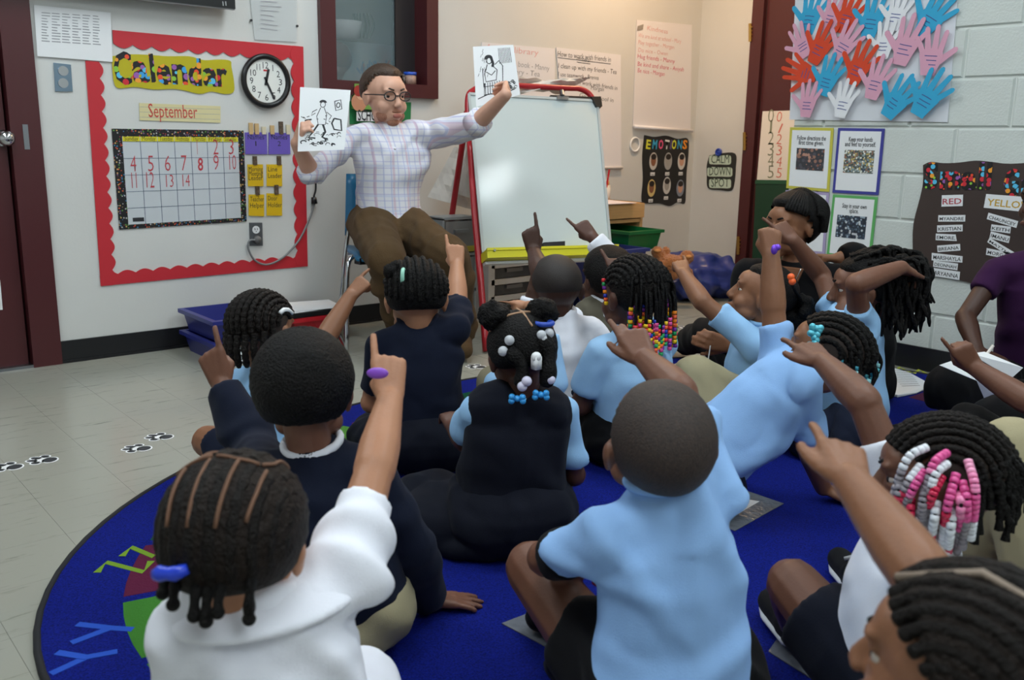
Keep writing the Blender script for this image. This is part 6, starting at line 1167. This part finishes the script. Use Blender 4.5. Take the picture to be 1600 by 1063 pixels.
# ---- leaning girl with teal beads, arm straight up
hc = at(1290, 556, 2.42); shL = at(1258, 604, 2.36); shR = at(1216, 578, 2.5); hip = at(1095, 700, 2.5); hip[2] = .12
gH = onz(1290, 775, .02)
eG = reach(shL, 1262, 690, .2, 1); wG = eG+(gH-eG)*min(1.3, .19/np.linalg.norm(gH-eG))
eU = at(1208, 482, 2.5); wU = at(1205, 400, 2.5)
p = person('child in light blue shirt leaning back, fist straight up, teal beads in hair', 1.1, 'mid', (hc, D(-.8, .5, .32), D(.32, -.1, .95)), hip, (shL, shR), ((eG, wG, gH+RH*.09), (eU, wU, at(1204, 360, 2.5))), legs=[(at(1050, 735, 2.55), at(1100, 765, 2.6), at(1130, 770, 2.6)), (at(1052, 700, 2.62), at(1100, 725, 2.7), at(1130, 735, 2.7))], shirt='sky3', sleeve=(.42, .4), pants='navy', vox=.0056, hands=('flat', 'fist'), hback=(UP, -FH), foldamp=.02, hem=.12, fat=1.05)
R, c, hd = p['R'], p['hc'], p['hd']; cornrows(p, np.linspace(-70, 70, 11), 30, 190, .0085, base='scalp_dim', m='black'); mb = MB(); st = []
for k in range(16):
    a = scalp(c, R, hd, sagdir(random.uniform(120, 190), random.uniform(-70, 70)), .01); b = a+RH*random.uniform(-.015, .02)-UP*random.uniform(.05, .1); mb.tube(spline([a, (a+b)/2+RH*.012, b], 5), .006, 6); st.append(b)
hb = mb.build('beaded_braids', HA['black'], p['root'], True)
for b in st:
    for k in range(3): bead(hb, b+UP*.0125*k, UP, .0066, random.choice(('5cc0d0', '2f8ea6', '9adce4')), .95)
for k in range(16): q = at(1272+random.uniform(-8, 12), 522+random.uniform(-12, 18), 2.3); MB().ell(q, .009, None, 8, 6).build('teal_bobble', M_('teal_pearl', '58b8cc', .15, metal=.3), hb, True)
hq = at(1210, 390, 2.46); MB().ell(hq, (.012, .008, .014)).ell(hq+RH*.008+UP*.006, .009).build('heart_ring', M_('purple_foil', '7a48d8', .2, metal=.4), p['root'], True)
# ---- girl with long twists
h, hip, sh = sit(1352, 452, 2.95, D(.3, 1), V(0, 0, 1)+RH*.0, D(-1, .3, -.05), D(.05, 0, 1), s=1.12, shw=.098, drop=.12, L=.31)
sh = (at(1344, 516, 2.86), at(1310, 498, 3.02)); eA = reach(sh[0], 1338, 444, .19, -1); wA = reach(eA, 1408, 418, .17, 1)
p = person('child with long twists in light blue shirt, one arm over the head', 1.12, 'brown', h, hip, sh, ((eA, wA, at(1430, 436, 2.92)), arm(sh[1], (1284, 432), (1240, 376), (1212, 345), Lu=.21, Lf=.18, s1=1, s2=-1)), shirt='sky', sleeve=(.28, .24), pants='navy', legs=kneel(hip+RH*.03, nrm(-RH*.6-FH*.6), nrm(RH*.6-FH*.6), 1.05), vox=.0056, hands=('relax', 'point'), hback=(UP, UP-FH), foldamp=.018, hem=.14)
R, c, hd = p['R'], p['hc'], p['hd']; hairshell(c, R, hd, .01, front=.4, back=-.7, n=44, noise=.002).build('hair_base', HA['black'], p['root'], True); mb = MB()
for k in range(80):
    ph = random.uniform(-80, 80); a = scalp(c, R, hd, sagdir(random.uniform(55, 185), ph), .012); bk = nrm(R@V(0, -1, 0)); e_ = a+bk*random.uniform(.04, .12)-UP*random.uniform(.1, .2)*(1 if a[2] < c[2]+.06 else 1.1); m1 = a+bk*random.uniform(.04, .08)+UP*.01
    pts = spline([a, m1, (m1+e_)/2+rng.normal(size=3)*.008, e_+rng.normal(size=3)*.01], 7); mb.tube(pts, [.0072*(1+.28*math.sin(i*1.9+k)) for i in range(len(pts)-1)]+[.003], 6)
mb.build('twists', HA['black'], p['root'], True)
# ---- woman in black
hc = at(1238, 352, 3.35); sW = 1.08; mid = at(1236, 432, 3.4); hip = V(mid[0]+.0, mid[1]+.02, .13); rt_ = nrm(-RH*.9+FH*.45); shw_ = (mid-rt_*.16, mid+rt_*.16)
# facing the teacher: her right is toward the viewer's left
f_ = nrm(-RH*.75-FH*.35); hfW = nrm(-RH*.85-FH*.5)
eW = shw_[1]+V(0, 0, -.26)-RH*.03; wW = at(1140, 540, 3.45)
p = person('woman in black cardigan with bobbed hair and silver necklace seated by the posters', sW, 'mid', (hc, hfW, D(0, 0, 1)), hip, shw_, ((shw_[0]+V(0, 0, -.26)+RH*.05, shw_[0]+V(0, 0, -.36)-RH*.12, shw_[0]+V(0, 0, -.4)-RH*.3), (eW, wW, at(1108, 532, 3.45))), legs=[(PT(.98, 3.8, .2), PT(.93, 4.12, .07), PT(.84, 4.2, .05)), (PT(.83, 3.78, .2), PT(.81, 4.16, .08), PT(.74, 4.24, .06))], shirt='black', sleeve=.97, pants='black', adult=True, vox=.0066, hands=('relax', 'relax'), hback=(UP, -FH), foldamp=.008, headsc=1.02)
R, c, hd = p['R'], p['hc'], p['hd']; hm = hairshell(c, R, hd, .02, front=.5, back=-1.1, n=52, noise=.001).build('hair', M_('hair_glossy', '0a0808', .6, spec=.2, bump=.5, bscale=180), p['root'], True); mb = MB()
for k in range(26):
    ph = -75+150*k/25; a = scalp(c, R, hd, sagdir(100, ph), .02); 
    for th_ in (165,): b = scalp(c, R, hd, sagdir(150, ph), .026); e_ = scalp(c, R, hd, sagdir(188, ph*.9), .018)-UP*.035; mb.tube(spline([a, b, e_], 7), .013, 7)
for k in range(8): ph = -25-6*k; mb.tube(spline([scalp(c, R, hd, sagdir(85, ph*.5), .02), scalp(c, R, hd, sagdir(50, ph*.9), .02), scalp(c, R, hd, sagdir(24, ph), .012)], 6), [.009]*12+[.004], 6)
mb.build('bangs_and_bob', MATS['hair_glossy'], p['root'], True)
ch = p['mid']+p['fr']*.088*sW; vn = MB(); vn.add([ch+p['hr']*.055+UP*.045, ch-p['hr']*.055+UP*.045, ch+p['fr']*.022-UP*.13, ch+p['hr']*.055+UP*.045-p['fr']*.03, ch-p['hr']*.055+UP*.045-p['fr']*.03, ch-UP*.13-p['fr']*.01], [(0, 1, 2), (5, 4, 3), (0, 3, 4, 1), (1, 4, 5, 2), (2, 5, 3, 0)]); vn.build('neckline', SK['mid'], p['root'])
MB().tube(spline([ch+p['hr']*.05+UP*.05+p['fr']*.012, ch+p['hr']*.03-UP*.01+p['fr']*.022, ch+p['fr']*.032-UP*.055, ch-p['hr']*.03-UP*.01+p['fr']*.022, ch-p['hr']*.05+UP*.05+p['fr']*.012], 6), .0022, 6).ell(ch+p['fr']*.034-UP*.065, (.006, .005, .01)).build('necklace', chrome, p['root'], True)
MB().ell(c+R@(V(.084, -.006, -.04)*hd), .004).build('earring', chrome, p['root'], True)
a = at(1110, 540, 3.44); tag(MB().tube([a+UP*.0, at(1103, 585, 3.45)], .0022, 6).build('thin_stick', white_p, loc=a), 'thin white stick held by the woman in black', 'stick')
# ---- person in black behind the twists
h, hip, sh = sit(1369, 436, 3.53, D(.6, 1), V(0, 0, 1), D(-1, .4, 0), s=1.1, shw=.13, drop=.15)
p = person('person in black sweater half hidden behind the child with long twists', 1.1, 'mid', h, hip, sh, ((at(1340, 398, 3.42), at(1308, 404, 3.4), at(1290, 402, 3.4)), rest(sh[1], -RH, FH, 1)), shirt='black', sleeve=(.95, .95), pants='black', legs=kneel(hip-RH*.1, FH, RH, .72), vox=.0066, hands=('fist', 'relax'), hback=(UP, None))
hairpart(p, hairshell(p['hc'], p['R'], p['hd'], .016, front=.4, back=-.8), HA['black'])
# ---- woman in purple by the side wall
mid = at(1628, 402, 3.35); hip = V(mid[0]+.02, mid[1]-.02, .13); rt_ = nrm(-RH*.75+FH*.66); shp = (mid-rt_*.17, mid+rt_*.17); hc = mid+UP*.2; f_ = nrm(-RH*.66-FH*.75)
eP = at(1508, 496, 3.28); wP = at(1526, 548, 3.15)
shp = (shp[0], at(1558, 424, 3.32))
p = person('woman in purple top and black trousers seated against the block wall', 1.16, 'deep', (hc, nrm(-RH-FH*.3), D(0, 0, 1)), hip, shp, ((shp[0]-UP*.27, shp[0]-UP*.3+f_*.22, shp[0]-UP*.32+f_*.4), (eP, wP, at(1552, 560, 3.1))), legs=[(hip+f_*.36-rt_*.2+UP*.08, hip+f_*.3-UP*.03, hip+f_*.25+rt_*.1-UP*.05), (at(1482, 606, 3.1), at(1540, 640, 3.2), at(1500, 650, 3.2))], shirt='plum', sleeve=(.3, .26), pants='black', adult=True, vox=.0066, hands=('relax', 'relax'), hback=(UP, UP), foldamp=.012)
hairpart(p, hairshell(p['hc'], p['R'], p['hd'], .018, front=.45, back=-.9), HA['black'])
for L, d4, lab in (([(1462, 578), (1482, 571), (1528, 590), (1566, 634), (1533, 632), (1520, 602)], 3.0, 'curled white paper draped over the knee of the woman in purple'), ([(1510, 560), (1532, 557), (1592, 582), (1574, 598)], 3.02, 'flat white paper on the lap of the woman in purple')):
    P_ = [at(x, y, d4+.02*math.sin(i*2)) for i, (x, y) in enumerate(L)]; n = len(P_); nn_ = nrm(UP*.6-FW*.8); tag(MB().add([q+nn_*.03 for q in P_]+[q+nn_*.028 for q in P_], [tuple(range(n)), tuple(range(n, 2*n))[::-1]]+[(i, n+i, n+(i+1) % n, (i+1) % n) for i in range(n)]).build('lap_paper', white_p, loc=P_[0]), lab, 'paper')
tag(MB().tube([at(1540, 556, 3.05), at(1552, 540, 3.05)], .005, 8).build('pencil', cream_p, loc=at(1540, 556, 3.05)), 'pale pencil in the hand of the woman in purple', 'pencil')
# ---- children cut by the right frame edge
h, hip, sh = sit(1690, 600, 2.25, D(.5, 1), V(0, 0, 1), D(-1, .5, 0), s=1.05, shw=.098)
eQ = at(1606, 628, 2.2); wQ = reach(eQ, 1522, 574, .165, 1)
p = person('child in black shirt raising a pointing hand beside the woman in purple', 1.05, 'brown', h, hip, sh, ((sh[0]-UP*.16+RH*.02, PT(1.32, 2.2, .25), PT(1.26, 2.28, .25)), (eQ, wQ, at(1487, 522, 2.3))), shirt='black', sleeve=(.4, .4), pants='black', vox=.0056, hands=('relax', 'point'), hback=(None, -FH), legs=[(at(1520, 672, 2.35), PT(1.27, 2.42, .06), PT(1.2, 2.48, .05)), (at(1560, 655, 2.5), PT(1.4, 2.6, .06), PT(1.33, 2.66, .05))])
hairpart(p, hairshell(p['hc'], p['R'], p['hd'], .01, front=.4, back=-.6), HA['black'])
h, hip, sh = sit(1690, 700, 1.85, D(.6, 1), V(0, 0, 1), D(-1, .5, 0), s=1.05, shw=.098)
p = person('child in khaki trousers and light blue shirt behind the pink beads', 1.05, 'brown', h, hip, sh, (rest(sh[0], -RH, FH, -1), rest(sh[1], -RH, FH, 1)), shirt='sky', sleeve=.4, pants='khaki2', vox=.0066, legs=[(at(1580, 705, 1.9), PT(1.05, 1.9, .06), PT(.98, 1.94, .05)), (PT(1.22, 1.93, .3), PT(1.2, 1.99, .06), PT(1.12, 1.99, .05))])
hairpart(p, hairshell(p['hc'], p['R'], p['hd'], .01, front=.4, back=-.6), HA['black'])
flush()
print('OBJECTS', len(bpy.data.objects), 'TRIS', sum(len(p.vertices)-2 for m in bpy.data.meshes if m.users for p in m.polygons))
